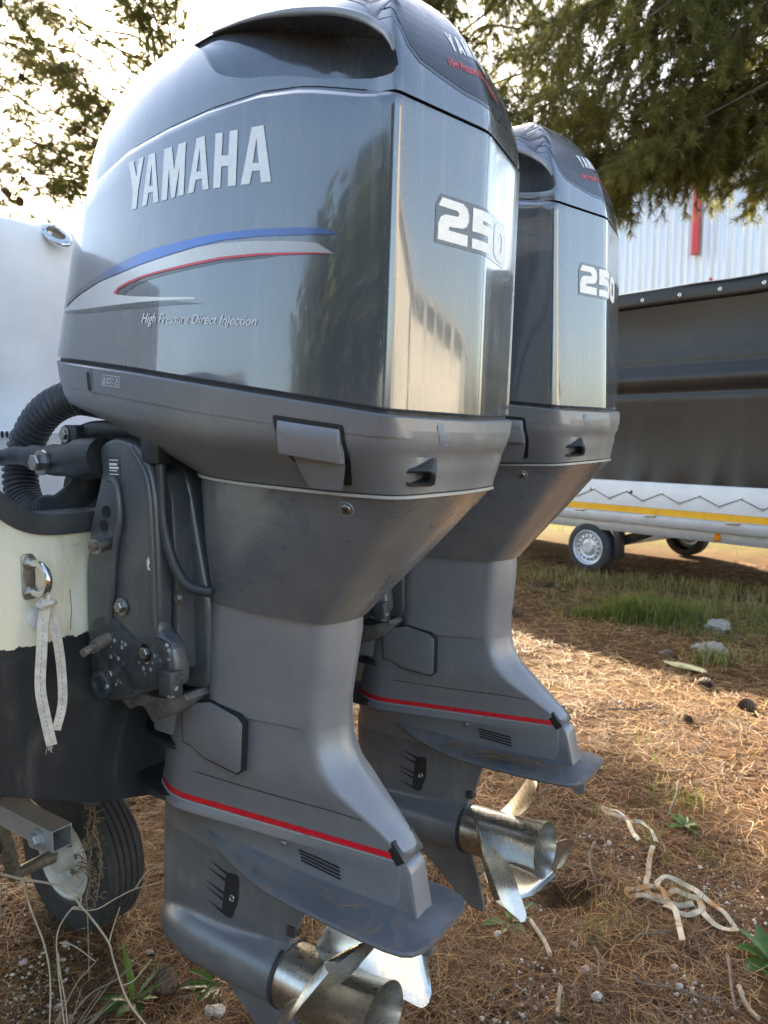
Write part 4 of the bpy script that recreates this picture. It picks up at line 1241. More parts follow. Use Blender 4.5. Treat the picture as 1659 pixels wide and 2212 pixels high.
def text_quad(name, s, quad, surf, parent, m, shear=0.0, bold=0.0, space=1.0, maxlen=.01, off=.0009, du=0.0):
    """text laid between four corners (lower left, lower right, upper right, upper left) given in surface coordinates"""
    cu = text_curve(s, 1.0, shear, bold, space)
    ob = bpy.data.objects.new('print', cu); COL.objects.link(ob); bpy.context.view_layer.update()
    bb = [Vector(v) for v in ob.bound_box]; x0, x1 = min(v.x for v in bb), max(v.x for v in bb)
    bpy.data.objects.remove(ob)
    cap = .73
    def mp(a, b):
        u, v = (a + du - x0) / (x1 - x0), b / cap
        p = [(1 - u) * (1 - v) * quad[0][i] + u * (1 - v) * quad[1][i] + u * v * quad[2][i] + (1 - u) * v * quad[3][i] for i in (0, 1)]
        return surf(p[0], p[1], off)
    return decal(name, None, mp, parent, m, .14, text=cu)
for k, d_ in enumerate((-.022, 0, .022)):   # heavy strokes: the script is laid three times, a hair apart
    text_quad('injection_script', 'High Pressure Direct Injection', [(-.441, .9955), (-.1898, .9730), (-.1884, .9868), (-.4393, 1.0122)], on_side, cowling, M['white_print'], .28, .0, 1.0, off=.0009 + .00012 * k, du=d_)

# big number on the back panel
def num_loops(w=0.0):
    two = [(-.1035, 1.1330), (-.0965, 1.1450), (-.052, 1.1450), (-.0425, 1.1400), (-.0385, 1.1310), (-.0385, 1.1230), (-.0425, 1.1150), (-.052, 1.1110), (-.0800, 1.1085), (-.0815, 1.1035), (-.040, 1.1035), (-.040, 1.0880), (-.1035, 1.0880), (-.1035, 1.1090), (-.0985, 1.1190), (-.0890, 1.1235), (-.0615, 1.1255), (-.0600, 1.1300), (-.0640, 1.1330)]
    five = [(-.0300, 1.1450), (.0340, 1.1450), (.0295, 1.1310), (-.0060, 1.1310), (-.0060, 1.1260), (.0225, 1.1260), (.0320, 1.1220), (.0365, 1.1130), (.0365, 1.1010), (.0320, 1.0920), (.0225, 1.0880), (-.0300, 1.0880), (-.0300, 1.1020), (.0110, 1.1020), (.0130, 1.1045), (.0130, 1.1095), (.0110, 1.1120), (-.0300, 1.1120)]
    zo = fillet([(.0430, 1.0880), (.1060, 1.0880), (.1060, 1.1450), (.0430, 1.1450)], [.024] * 4, 7, 1)
    zi = fillet([(.0650, 1.1020), (.0850, 1.1020), (.0850, 1.1310), (.0650, 1.1310)], [.0095] * 4, 5, 1)
    return two, five, zo, zi
two, five, zo, zi = num_loops()
slant = lambda y, z, o=.0012: on_back(y, z - .0 * y, o)
back = [(-.0975, 1.1500), (-.1085, 1.1340), (-.1085, 1.0830), (.1000, 1.0830), (.1110, 1.0930), (.1110, 1.1400), (.1010, 1.1500)]
decal('number_ground', [back], lambda y, z: slant(y, z, .0007), cowling, M['dgrey'], .012)
decal('number_digit', [two], slant, cowling, M['silver'], .012)
decal('number_digit', [five], slant, cowling, M['silver'], .012)
decal('number_digit', [zo, zi], slant, cowling, M['silver'], .012)

# small warning pictograms on the lower cowling
PQ = [(-.5552, .9005), (-.4974, .8937), (-.4916, .9114), (-.5445, .9178)]
def on_pict(u, v, o=.0010):
    p = [(1 - u) * (1 - v) * PQ[0][i] + u * (1 - v) * PQ[1][i] + u * v * PQ[2][i] + (1 - u) * v * PQ[3][i] for i in (0, 1)]
    return on_low(p[0], p[1], o)
def ring_loops(cx, cy, rx, ry, t, n=18):
    a = [2 * math.pi * i / n for i in range(n)]
    return [(cx + rx * math.cos(q), cy + ry * math.sin(q)) for q in a], [(cx + (rx - t) * math.cos(q), cy + (ry - t * 2.6) * math.sin(q)) for q in a]
def rect(a, b, c, d): return [(a, b), (c, b), (c, d), (a, d)]
pic = [[rect(0, 0, 1, 1), rect(.015, .045, .985, .955)]] + [[rect(x, .05, x + .012, .95)] for x in (.25, .53, .73)]
pic += [[[(.04, .2), (.21, .2), (.125, .85)], [(.075, .28), (.175, .28), (.125, .66)]], [rect(.117, .40, .133, .56)], [rect(.117, .31, .133, .36)]]
pic += [[rect(.29, .25, .49, .75), rect(.31, .33, .385, .68), rect(.398, .33, .475, .68)]]
pic += [[[(.62, .18), (.65, .36), (.59, .36)]], [[(.62, .85), (.65, .66), (.59, .66)]], [rect(.613, .42, .627, .60)]]
pic += [list(ring_loops(.86, .36, .085, .22, .022)), list(ring_loops(.86, .74, .045, .14, .018))]
for L in pic: decal('pictogram', L, on_pict, lower, M['white_print'], .3)

# black panel with lettering on the back of the top cover
_dn = Vector((.75, 0, .66)).normalized(); _up = Vector((-.66, 0, .75)).normalized()
def on_cap(y, w, o=.0010):
    P = Vector((0, y, 0)) + _up * w
    h = dome_bvh.ray_cast(P + _dn * 3, -_dn)
    return None if h[0] is None else h[0] + h[1].normalized() * o
hp = [(0, .938), (.05, .945), (.098, .957), (.135, .968), (.152, .985), (.158, 1.018), (.150, 1.055), (.136, 1.095), (.124, 1.14), (.112, 1.19), (.108, 1.21), (.096, 1.185), (.075, 1.150), (.040, 1.128), (0, 1.122)]
cap_poly = [(-y, w) for y, w in hp] + [(y, w) for y, w in hp[-2:0:-1]]
decal('black_panel', [cap_poly], lambda y, w: on_cap(y, w, .0012), cover, M['label_black'], .012)
decal('panel_border', [[(y * 1.03, 1.06 + (w - 1.06) * 1.04) for y, w in cap_poly]], lambda y, w: on_cap(y, w, .0007), cover, M['dgrey'], .012)
def cap_letters():
    w = .0145
    glyph = {'Y': [[(0, 1), (.3, 1), (.5, .6), (.7, 1), (1, 1), (.65, .42), (.65, 0), (.35, 0), (.35, .42)]],
             'A': [[(.34, 1), (.66, 1), (1, 0), (.7, 0), (.64, .2), (.36, .2), (.3, 0), (0, 0)], [(.42, .38), (.58, .38), (.5, .72)]],
             'M': [[(0, 0), (0, 1), (.34, 1), (.5, .5), (.66, 1), (1, 1), (1, 0), (.74, 0), (.74, .6), (.58, 0), (.42, 0), (.26, .6), (.26, 0)]],
             'H': [[(0, 0), (0, 1), (.3, 1), (.3, .62), (.7, .62), (.7, 1), (1, 1), (1, 0), (.7, 0), (.7, .4), (.3, .4), (.3, 0)]]}
    for i, ch in enumerate('YAMAHA'):
        x0 = -.0545 + i * .0185
        decal('cap_letter', [[(x0 + a * w, 1.000 + b * .030) for a, b in L] for L in glyph[ch]], lambda y, v: on_cap(y, v, .0019), cover, M['white_print'], .02)
cap_letters()
text_quad('cap_script', 'High Pressure Direct Injection', [(-.075, .972), (.075, .972), (.075, .985), (-.075, .985)], on_cap, cover, M['redtxt'], .2, .02, .95, off=.0019)
# scuffed paint chips along the cover's rim
for (y, z, s) in ((.035, 1.2555, .012), (.098, 1.262, .010)):
    pass
# touch-up smear on the lower cowling
def on_low_back(y, z, o=.0009):
    h = low_bvh.ray_cast(Vector((1, y, z)), Vector((-1, 0, 0)))
    return None if h[0] is None else h[0] + h[1].normalized() * o
M['smear'] = plain('primer_smear', (.16, .19, .21), .55, var=.3, vscale=60)
decal('paint_smear', [smooth_path([(-.098, .832), (-.088, .834), (-.083, .822), (-.078, .812), (-.066, .806), (-.064, .801), (-.078, .801), (-.092, .806), (-.097, .815), (-.098, .832)], 4)[:-1]], on_low_back, lower, M['smear'], .01)
# ------------------------------------------------------------------ second motor: a copy of the first with all its parts
def copy_tree(o, parent=None):
    c = o.copy(); COL.objects.link(c)
    if parent is not None: c.parent = parent
    for ch in [x for x in SC.objects if x.parent == o]:
        copy_tree(ch, c)
    return c
motor2 = copy_tree(motor)
_w = Vector((R_(.74843), R_(-2.77733), R_(-1.12863)))
motor2.matrix_world = Matrix.Translation(Vector((.01732, .66080, .02967 + G))) @ Matrix.Rotation(_w.length, 4, _w.normalized())
tag(motor2, 'farther dark grey outboard motor standing behind and to the right of the nearer one')
for ch in [q for q in SC.objects if q.parent == motor2]:      # the pair turns in opposite directions: mirrored blades here
    if ch.name.startswith('propeller'):
        ch.rotation_euler = (R_(170), 0, 0)
        for b in [q for q in SC.objects if q.parent == ch and q.name.startswith('blade')]: bpy.data.objects.remove(b)
        for k in range(3): blade(R_(120 * k), 1, ch)
# ------------------------------------------------------------------ boat stern on its own trailer
boat = empty('motor_boat', (-.72, .33, G)); tag(boat, 'cream and black stern of a boat on a trailer, its transom carrying the motors', 'boat')
BO_ = Vector((.72, -.33, 0))
def B(p): return tuple(Vector(p) + BO_)
def hull_mat():
    m, nt, b = new_mat('cream_gelcoat_and_black_antifouling')
    tc = nt.nodes.new('ShaderNodeTexCoord'); sp = nt.nodes.new('ShaderNodeSeparateXYZ'); nt.links.new(tc.outputs['Object'], sp.inputs[0])
    edge = noise(nt, 55, 5, .7)
    ad = nt.nodes.new('ShaderNodeMath'); ad.operation = 'MULTIPLY_ADD'; ad.inputs[1].default_value = .030
    nt.links.new(edge, ad.inputs[0]); nt.links.new(sp.outputs[2], ad.inputs[2])
    cmp_ = nt.nodes.new('ShaderNodeMath'); cmp_.operation = 'GREATER_THAN'; cmp_.inputs[1].default_value = .444
    nt.links.new(ad.outputs[0], cmp_.inputs[0])
    st = noise(nt, 9, 7, .7, stretch=(1, 1, .35), dist=.5)
    cream = ramp(nt, st, [(.42, (.82, .765, .59)), (.60, (.70, .62, .42)), (.78, (.44, .35, .17))])
    fleck = noise(nt, 90, 3, .6)
    cream = mixc(nt, ramp(nt, fleck, [(.72, (0,) * 3), (.75, (.75,) * 3)]), cream, (.16, .12, .07))
    bl = noise(nt, 6, 7, .72, stretch=(1, 1, .5), dist=.7)
    black = ramp(nt, bl, [(.35, (.009, .011, .013)), (.58, (.022, .024, .026)), (.74, (.070, .067, .062))])
    nt.links.new(mixc(nt, cmp_.outputs[0], black, cream), b.inputs['Base Color'])
    r = nt.nodes.new('ShaderNodeMapRange'); r.inputs[3].default_value = .62; r.inputs[4].default_value = .34
    nt.links.new(cmp_.outputs[0], r.inputs[0]); nt.links.new(r.outputs[0], b.inputs['Roughness'])
    bump(nt, b, bl, .12, .004)
    return m
M['hull'] = hull_mat()
M['gel'] = plain('pale_gelcoat', (.70, .695, .675), .42, var=.10, vscale=5, grain=.06, gscale=60)
# section from port gunwale round the keel to starboard (y,z)
half = [(-.95, 1.05), (-.93, .75), (-.86, .45), (-.66, .285), (-.35, .165), (-.15, .072), (.05, .018), (.33, -.035)]
sec = half + [(.66 - y, z) for y, z in half[-2::-1]]
V, F = [], []
st_ = [(-.73, 1.0, 0, 0), (-2.0, 1.02, 0, .0), (-4.0, .95, .04, .08), (-5.8, .62, .20, .30), (-7.0, .10, .55, .50)]
for x, w, up, sh in st_:
    for y, z in sec: V.append(B((x, .33 + (y - .33) * w, z + up * (1.05 - z) + sh * .4)))
n = len(sec)
for l in range(len(st_) - 1):
    for i in range(n - 1): F.append((l * n + i, l * n + i + 1, (l + 1) * n + i + 1, (l + 1) * n + i))
o = mesh('hull', V, F, boat, M['hull'], 40); o.modifiers.new('t', 'SOLIDIFY').thickness = .012
# transom with the low splash well cut into its top edge
wl = [(-.95, 1.02), (-.62, 1.00), (-.50, .90), (-.42, .80), (-.36, .745), (-.31, .700), (-.27, .674), (-.22, .664), (-.12, .664)]
top = smooth_path(wl, 4) + [(.33, .668)] + [(.66 - y, z) for y, z in smooth_path(wl, 4)[::-1]]
bot = [(.66 - y, z) for y, z in half[1:-1]] + [half[-1]] + [p for p in half[1:-1]][::-1]
poly = [(y - .33, z) for y, z in top] + [(y - .33, z) for y, z in bot]
prism('transom', poly, -.075, 0.0, boat, M['hull'], .004, 'X')
# dark rubber edging over the transom top
V, F = [], []
tp = [np.array(p) for p in top]
for i, p in enumerate(tp):
    t = tp[min(i + 1, len(tp) - 1)] - tp[max(i - 1, 0)]; t = t / np.linalg.norm(t); nn = np.array([-t[1], t[0]])
    if nn[1] < 0: nn = -nn
    hi, lo = p + nn * .003, p - nn * .036
    for (q, x) in ((lo, .001), (lo, .007), ((lo * .3 + hi * .7), .011), (hi, .007), (hi, -.082), (lo, -.082)):
        V.append((x, q[0] - .33, q[1]))
for i in range(len(tp) - 1):
    for k in range(6): F.append((i * 6 + k, i * 6 + (k + 1) % 6, (i + 1) * 6 + (k + 1) % 6, (i + 1) * 6 + k))
mesh('rubber_edging', V, F, boat, M['rub_rail'], 50)
# splash well floor and the pale bulkhead in front of it
box('well_floor', B((-1.30, -.60, .56)), B((-.795, 1.26, .60)), boat, M['gel'], .004)
V, F = [], []
ys = np.linspace(-.92, 1.58, 40); prof = [(-1.30, .58), (-1.302, .70), (-1.300, .80), (-1.292, .812), (-1.290, .818), (-1.300, .83), (-1.312, .95), (-1.318, 1.15), (-1.315, 1.30), (-1.318, 1.345), (-1.330, 1.360), (-1.36, 1.366), (-1.60, 1.375), (-1.60, .58)]
for x, z in prof:
    for y in ys: V.append(B((x - .25 * ((y - .33) / 1.25) ** 2 * .3, y, z)))
m_ = len(ys)
for l in range(len(prof)):
    q = (l + 1) % len(prof)
    for i in range(m_ - 1): F.append((l * m_ + i, l * m_ + i + 1, q * m_ + i + 1, q * m_ + i))
F.append(tuple(l * m_ for l in range(len(prof)))); F.append(tuple(l * m_ + m_ - 1 for l in range(len(prof))))
bulk = mesh('stern_bulkhead', V, F, boat, M['gel'], 40)
for k in range(26):   # ribbed vent strip along the bulkhead seam
    y = -.25 + k * .0125
    box('vent_slit', B((-1.292, y, .806)), B((-1.2875, y + .005, .822)), bulk, M['dark'], 0)
# oval flush rod holder at the top of the bulkhead
rh = empty('rod_holder'); rh.parent = boat; rh.location = B((-1.322, .185, 1.335))
rh.rotation_euler = (Vector((.62, -.42, .66)).to_track_quat('Z', 'Y').to_matrix().to_4x4() @ Matrix.Rotation(R_(38), 4, 'Z')).to_euler(); rh.location = B((-1.30, .178, 1.338))
V, F = lathe_data([(.030, -.002), (.034, .006), (.050, .006), (.056, .004), (.058, 0), (.056, -.004)], 40)
V = [Vector((v.x * .5, v.y * .92, v.z)) for v in V]
mesh('rod_holder_flange', V, F, rh, M['chrome'], 60)
V, F = lathe_data([(0, -.010), (.028, -.008), (.031, .002)], 32); V = [Vector((v.x * .5, v.y * .92, v.z)) for v in V]
mesh('rod_holder_cap', V, F, rh, plain('tan_cap', (.26, .20, .13), .6), 60, merge=1e-5)
for a in (40, 140, 270):
    V, F = lathe_data([(0, .0085), (.003, .0082), (.0042, .0062)], 10, (0, 0, 1), (  .042 * .5 * math.cos(R_(a)), .042 * math.sin(R_(a)), 0))
    mesh('rod_holder_screw', V, F, rh, M['bolt'], 60, merge=1e-6)
# towing eye: plate, two nuts and a steel bow
ey = prism('towing_eye', fillet([(-.291 - .33, .515), (-.266 - .33, .515), (-.266 - .33, .600), (-.291 - .33, .600)], [.010] * 4, 4, 0), .001, .005, boat, M['bolt'], .001, 'X')
bow = [(.0, -.2775, .582)] + [(.034 + .030 * math.sin(a) * 1.0, -.2775, .556 + .027 * math.cos(a)) for a in np.linspace(0, math.pi, 14)] + [(.0, -.2775, .530)]
tube('eye_bow', [(x, y - .33, z) for x, y, z in bow], .0075, ey, M['chrome'], 14)
for z in (.583, .529):
    V, F = lathe_data([(0, .013), (.011, .013), (.0135, .010), (.0135, .003), (0, .003)], 6, (1, 0, 0), (.003, -.2775 - .33, z)); mesh('eye_nut', V, F, ey, M['bolt'], 25, merge=1e-6)
lathe('drain_plug', [(0, .006), (.017, .005), (.022, .002), (.022, 0)], boat, M['gel'], 28, (1, 0, 0), (.0005, -.262 - .33, .478))
# scuffs: dark hairline on the gelcoat
tube('gelcoat_scratch', [(.0008, -.195 - .33, .52), (.0008, -.193 - .33, .48), (.0008, -.197 - .33, .44)], .0008, boat, M['rusty'], 5)
# keel pad under the hull
prism('keel_pad', [(-.30 - .33, .155), (-.24 - .33, .118), (-.15 - .33, .062), (-.10 - .33, .075), (-.12 - .33, .12)], -.20, -.003, boat, M['rub_rail'], .006, 'X')

# webbing tied to the towing eye
web = plain('cream_webbing', (.56, .52, .44), .85, var=.22, vscale=60, grain=.5, gscale=420)
ws = empty('tie_strap', (-.70, -.28, .51 + G)); tag(ws, 'off-white webbing strap knotted to the steel towing eye, two tails hanging down', 'strap')
def rib_obj(name, path, w, t, nrm, parent, m, org=(0, 0, 0)):
    path = [Vector(p) - Vector(org) for p in path]
    v, f = ribbon_data(path, w, t, nrm)
    return mesh(name, v, f, parent, m, 50)
org = (-.70, -.28, .51)
nv = (.8, -.6, 0)
rib_obj('strap_tail', smooth_path([(-.672, -.272, .516), (-.672, -.280, .485), (-.668, -.288, .43), (-.672, -.291, .36), (-.668, -.285, .30), (-.668, -.276, .250)], 6), .0185, .0022, nv, ws, web, org)
rib_obj('strap_tail', smooth_path([(-.676, -.268, .516), (-.676, -.262, .490), (-.672, -.254, .44), (-.676, -.246, .38), (-.674, -.248, .32), (-.675, -.262, .272)], 6), .0165, .0022, (.9, -.3, 0), ws, web, org)
stm = plain('strap_stitch', (.20, .19, .17), .9)
for P_ in ([(-.672, -.280, .485), (-.668, -.288, .43), (-.672, -.291, .36), (-.668, -.285, .30), (-.668, -.276, .252)], [(-.676, -.262, .490), (-.672, -.254, .44), (-.676, -.246, .38), (-.674, -.248, .32), (-.675, -.262, .274)]):
    Q = smooth_path(P_, 12)
    for i in range(0, len(Q) - 1, 2):
        rib_obj('strap_stitch', [tuple(Q[i] + np.array([.0013, -.0006, 0])), tuple(Q[i + 1] + np.array([.0013, -.0006, 0]))], .0011, .0008, (.85, -.5, 0), ws, stm, org)
tube('strap_knot', [tuple(Vector(p) - Vector(org)) for p in smooth_path([(-.664, -.284, .512), (-.656, -.274, .516), (-.664, -.262, .514), (-.680, -.262, .512), (-.686, -.274, .512), (-.676, -.286, .510), (-.662, -.282, .508)], 4)], .0052, ws, web, 8)
tube('strap_hitch', [tuple(Vector(p) - Vector(org)) for p in smooth_path([(-.670, -.274, .512), (-.664, -.272, .530), (-.672, -.278, .540), (-.682, -.278, .530), (-.674, -.272, .512)], 4)], .0048, ws, web, 8)
for i in range(7):
    a = rnd.uniform(-.01, .01)
    tube('strap_fray', [tuple(Vector((-.668, -.276 + a, .251)) - Vector(org)), tuple(Vector((-.668 + rnd.uniform(-.004, .004), -.276 + a * 1.4, .240 + rnd.uniform(-.004, .003))) - Vector(org))], .0005, ws, web, 4)

# ------------------------------------------------------------------ boat trailer: rail end, wheel, post
bt = empty('boat_trailer', (-1.0, -.10, 0)); tag(bt, 'galvanised boat trailer under the black hull, one small wheel and open rail end showing', 'boat trailer')
def T_(p): return tuple(Vector(p) - Vector((-1.0, -.10, 0)))
def sq_tube(name, c, w, t, x0, x1, m):
    y, z = c; o = [(-w, -w), (w, -w), (w, w), (-w, w)]; i = [(a * (1 - t / w), b * (1 - t / w)) for a, b in o]; V, F = [], []
    for x in (x0, x1):
        for L in (o, i):
            for a, b in L: V.append(T_((x, y + a, z + b)))
    for k in range(4):
        j = (k + 1) % 4
        F += [(k, j, 8 + j, 8 + k), (4 + k, 12 + k, 12 + j, 4 + j), (k, 4 + k, 4 + j, j), (8 + k, 8 + j, 12 + j, 12 + k)]
    return mesh(name, V, F, bt, m, 30)
rail = sq_tube('trailer_rail', (-.085, .515), .0255, .003, -4.5, -.955, M['galv'])
bolt('rail_bolt', T_((-1.01, -.111, .507)), (0, -1, 0), .015, .018, bt, M['galv'])
M['old_rim'] = plain('white_rusty_rim', (.50, .48, .43), .5, var=.3, vscale=14)
WH = (-1.36, .225, .215)
tw = wheel(bt, T_(WH), .222, .135, .118, holes=0)
rimo = [o for o in SC.objects if o.parent == tw and o.name.startswith('rim')]
for o in rimo:
    if not o.name.startswith('rim_'):
        o.data.materials.clear(); o.data.materials.append(M['old_rim'])
V, F = lathe_data([(.118, -.060), (.108, -.062), (.104, -.045), (.088, -.040), (.082, -.052), (.066, -.054), (.060, -.040), (.040, -.046), (.036, -.085), (.020, -.09), (0, -.09)], 44, (0, 1, 0))
mesh('rim_disc', V, F, tw, M['old_rim'], 30, merge=1e-5)
tube('axle_stub', [T_((-1.36, .20, .24)), T_((-1.30, -.02, .50))], .022, bt, M['rusty'], 14)
tube('axle', [T_((-1.36, .14, .235)), T_((-1.36, .02, .235)), T_((-1.30, -.06, .50))], .02, bt, M['rusty'], 12)
box('wheel_arm', T_((-1.40, -.09, .22)), T_((-1.32, -.04, .52)), bt, M['galv'], .004)
box('post', T_((-1.00, -.345, .42)), T_((-.945, -.315, .60)), bt, M['galv'], .003)
tube('post_leg', [T_((-.93, -.262, .42)), T_((-.93, -.262, .56))], .016, bt, M['galv'], 4)
lathe('post_cap', [(0, .03), (.018, .028), (.024, .016), (.024, 0)], bt, M['black'], 18, (.3, -.3, .9), T_((-.93, -.262, .575)))
v_, f_ = [], []
for i in range(90):  # shaggy tuft of old marine growth on the rail
    p = Vector(T_((-1.22 + rnd.uniform(-.035, .035), -.115 + rnd.uniform(-.015, .015), .555 + rnd.uniform(-.03, .03))))
    v, f = tube_data([p, p + Vector((rnd.uniform(-.015, .015), rnd.uniform(-.015, .005), rnd.uniform(-.02, .012)))], [.003, .001], 4, len(v_)); v_ += v; f_ += f
tag(mesh('dried_growth', v_, f_, bt, plain('dried_weed', (.15, .095, .04), .9, var=.4, vscale=80), 0), kind='stuff')
# ------------------------------------------------------------------ pines
def needle_mat(name, a, b_, c):
    m, nt, b = new_mat(name)
    f = noise(nt, 1.1, 4, .6); f2 = noise(nt, 14, 3, .6)
    col = ramp(nt, f, [(.32, a), (.55, b_), (.75, c)])
    col = mixc(nt, ramp(nt, f2, [(.6, (0,) * 3), (.8, (.5,) * 3)]), col, c)
    nt.links.new(col, b.inputs['Base Color']); b.inputs['Roughness'].default_value = .5; b.inputs['Specular IOR Level'].default_value = .25
    tr = nt.nodes.new('ShaderNodeBsdfTranslucent'); nt.links.new(mixc(nt, .5, col, (.26, .25, .06)), tr.inputs[0])
    mx = nt.nodes.new('ShaderNodeMixShader'); mx.inputs[0].default_value = .55
    nt.links.new(b.outputs[0], mx.inputs[1]); nt.links.new(tr.outputs[0], mx.inputs[2])
    nt.links.new(mx.outputs[0], nt.nodes['Material Output'].inputs[0])
    return m
M['needle'] = needle_mat('pine_needles', (.105, .105, .028), (.15, .14, .042), (.20, .175, .060))
M['needle_dry'] = needle_mat('dead_pine_needles', (.12, .065, .03), (.16, .085, .035), (.20, .12, .05))
M['bark'] = plain('pine_bark', (.095, .070, .052), .9, var=.5, vscale=9, grain=.6, gscale=40)
M['twig'] = plain('twig_bark', (.125, .092, .068), .85, var=.35, vscale=20)
M['cone'] = plain('pine_cone', (.10, .062, .038), .8, var=.45, vscale=60)

def unit(v): return v / (np.linalg.norm(v, axis=-1, keepdims=True) + 1e-9)
class Crown:
    def __init__(self): self.P, self.D, self.tw = [], [], []; self.br = []
    def branch(self, S, E, r0=.05, sag=.5, n2=26, l2=(.35, 1.0), start=.3, dens=1.0, droop=.45, up=0.0):
        S, E = np.array(S, float), np.array(E, float); L = np.linalg.norm(E - S)
        mid = (S + E) / 2 + np.array([rng.normal() * L * .06, rng.normal() * L * .06, sag * .35 * L * .25 + up])
        jit = lambda k: rng.normal(size=3) * L * k
        path = smooth_path([S, S * .7 + E * .3 + [0, 0, .07 * L * sag] + jit(.02), S * .4 + E * .6 + [0, 0, .09 * L * sag] + jit(.025), S * .15 + E * .85 + [0, 0, .05 * L * sag] + jit(.015), E], 6)
        self.br.append((path, [r0 * (1 - .95 * (i / (len(path) - 1)) ** .7) + .003 for i in range(len(path))]))
        path = np.array(path)
        for k in range(int(n2 * dens)):
            t = start + (1 - start) * rng.random() ** .75
            i = min(len(path) - 2, int(t * (len(path) - 1))); fr = t * (len(path) - 1) - i
            p = path[i] * (1 - fr) + path[i + 1] * fr
            d = unit(path[i + 1] - path[i])
            side = unit(rng.normal(size=3) * [1, 1, .5]); d2 = unit(d * rng.uniform(.25, .9) + side * .8 + np.array([0, 0, rng.uniform(-droop, droop * .35)]))
            l = rng.uniform(*l2) * (1 - .45 * t)
            self.twig(p, d2, l, droop)
        self.twig(path[-1], unit(path[-1] - path[-3]), .35, droop)
    def twig(self, p, d, l, droop):
        n = max(3, int(l / .085)); q = np.array(p, float); d = np.array(d, float); pts = [q.copy()]
        for i in range(n):
            d = unit(d + rng.normal(size=3) * .16 + np.array([0, 0, -droop * .13])); q = q + d * l / n; pts.append(q.copy())
            if i > 0:
                self.P.append(q.copy()); self.D.append(d.copy())
                for _ in range(2 if rng.random() < .75 else 1):
                    s = unit(d + rng.normal(size=3) * .75); e = q + s * rng.uniform(.03, .10)
                    self.P.append(e); self.D.append(unit(s + [0, 0, -.15 * droop]))
                    if rng.random() < .5: self.tw.append((q.copy(), e, .0016))
        self.tw += [(a, b, .0035 * (1 - .6 * i / n)) for i, (a, b) in enumerate(zip(pts[:-1], pts[1:]))]
        self.P.append(q); self.D.append(d)
    def build(self, root, nn=16, L=.085, w=.0042, dry=.03, keep=1.0):
        o0 = np.array(root.location)
        P = np.array(self.P); D = unit(np.array(self.D))
        if keep < 1: s = rng.random(len(P)) < keep; P, D = P[s], D[s]
        N = len(P); P = np.repeat(P, nn, 0); D = np.repeat(D, nn, 0); m = len(P)
        rad = rng.normal(size=(m, 3)); rad = unit(rad - D * (rad * D).sum(1, keepdims=True))
        ang = np.radians(rng.uniform(14, 62, m))[:, None]
        nd = unit(D * np.cos(ang) + rad * np.sin(ang) + np.array([0, 0, -.10]))
        base = P - D * (rng.uniform(0, .075, m)[:, None])
        ln = (L * rng.uniform(.7, 1.2, m))[:, None]
        s = unit(np.cross(nd, rng.normal(size=(m, 3))))
        V = np.empty((m, 3, 3)); V[:, 0] = base - s * w / 2; V[:, 1] = base + s * w / 2; V[:, 2] = base + nd * ln
        V -= o0
        F = np.arange(m * 3).reshape(m, 3)
        mi = np.repeat((rng.random(N) < dry).astype(np.int32), nn)
        o = fast_mesh('crown', V.reshape(-1, 3), F, root, None, [M['needle'], M['needle_dry']], mi)
        tag(o, kind='stuff')
        # small twigs as three-sided rods in one mesh
        A = np.array([t[0] for t in self.tw]) - o0; Bq = np.array([t[1] for t in self.tw]) - o0; R = np.array([t[2] for t in self.tw])[:, None]
        d = unit(Bq - A); e1 = unit(np.cross(d, [.31, .52, .79])); e2 = np.cross(d, e1); k = len(A); V = np.empty((k, 6, 3))
        for i in range(3):
            c, s_ = math.cos(2.094 * i), math.sin(2.094 * i)
            V[:, i] = A + (e1 * c + e2 * s_) * R; V[:, 3 + i] = Bq + (e1 * c + e2 * s_) * R * .8
        b = np.arange(k)[:, None] * 6
        F = np.concatenate([b + [0, 1, 4, 3], b + [1, 2, 5, 4], b + [2, 0, 3, 5]])
        tag(fast_mesh('twigs', V.reshape(-1, 3), F, root, M['twig']), kind='stuff')
        for path, rad_ in self.br:
            tube('branch', [Vector(p) - root.location for p in path], rad_, root, M['bark'], 8, 60)
        return m
def trunk(root, pts, rads):
    P = smooth_path(pts, 6); r = np.interp(np.linspace(0, 1, len(P)), np.linspace(0, 1, len(rads)), rads)
    v, f = tube_data([Vector(p) - root.location for p in P], list(r), 18)
    for i, q in enumerate(v):
        k = 1 + .10 * (float(vnoise(np.array(i % 18 * 1.1), np.array(q.z * 2.5), 12)) - .5)
        c = Vector(P[i // 18]) - root.location if i // 18 < len(P) else q
        v[i] = c + (q - c) * k
    return mesh('trunk', v, f, root, M['bark'], 60)
def at(az, el, d):
    """point seen from the standing height of the yard in a given direction (degrees) and distance"""
    a, e = R_(az), R_(el)
    return np.array([.60 + d * math.cos(a), -1.05 + d * math.sin(a), 1.44 + d * math.tan(e)])

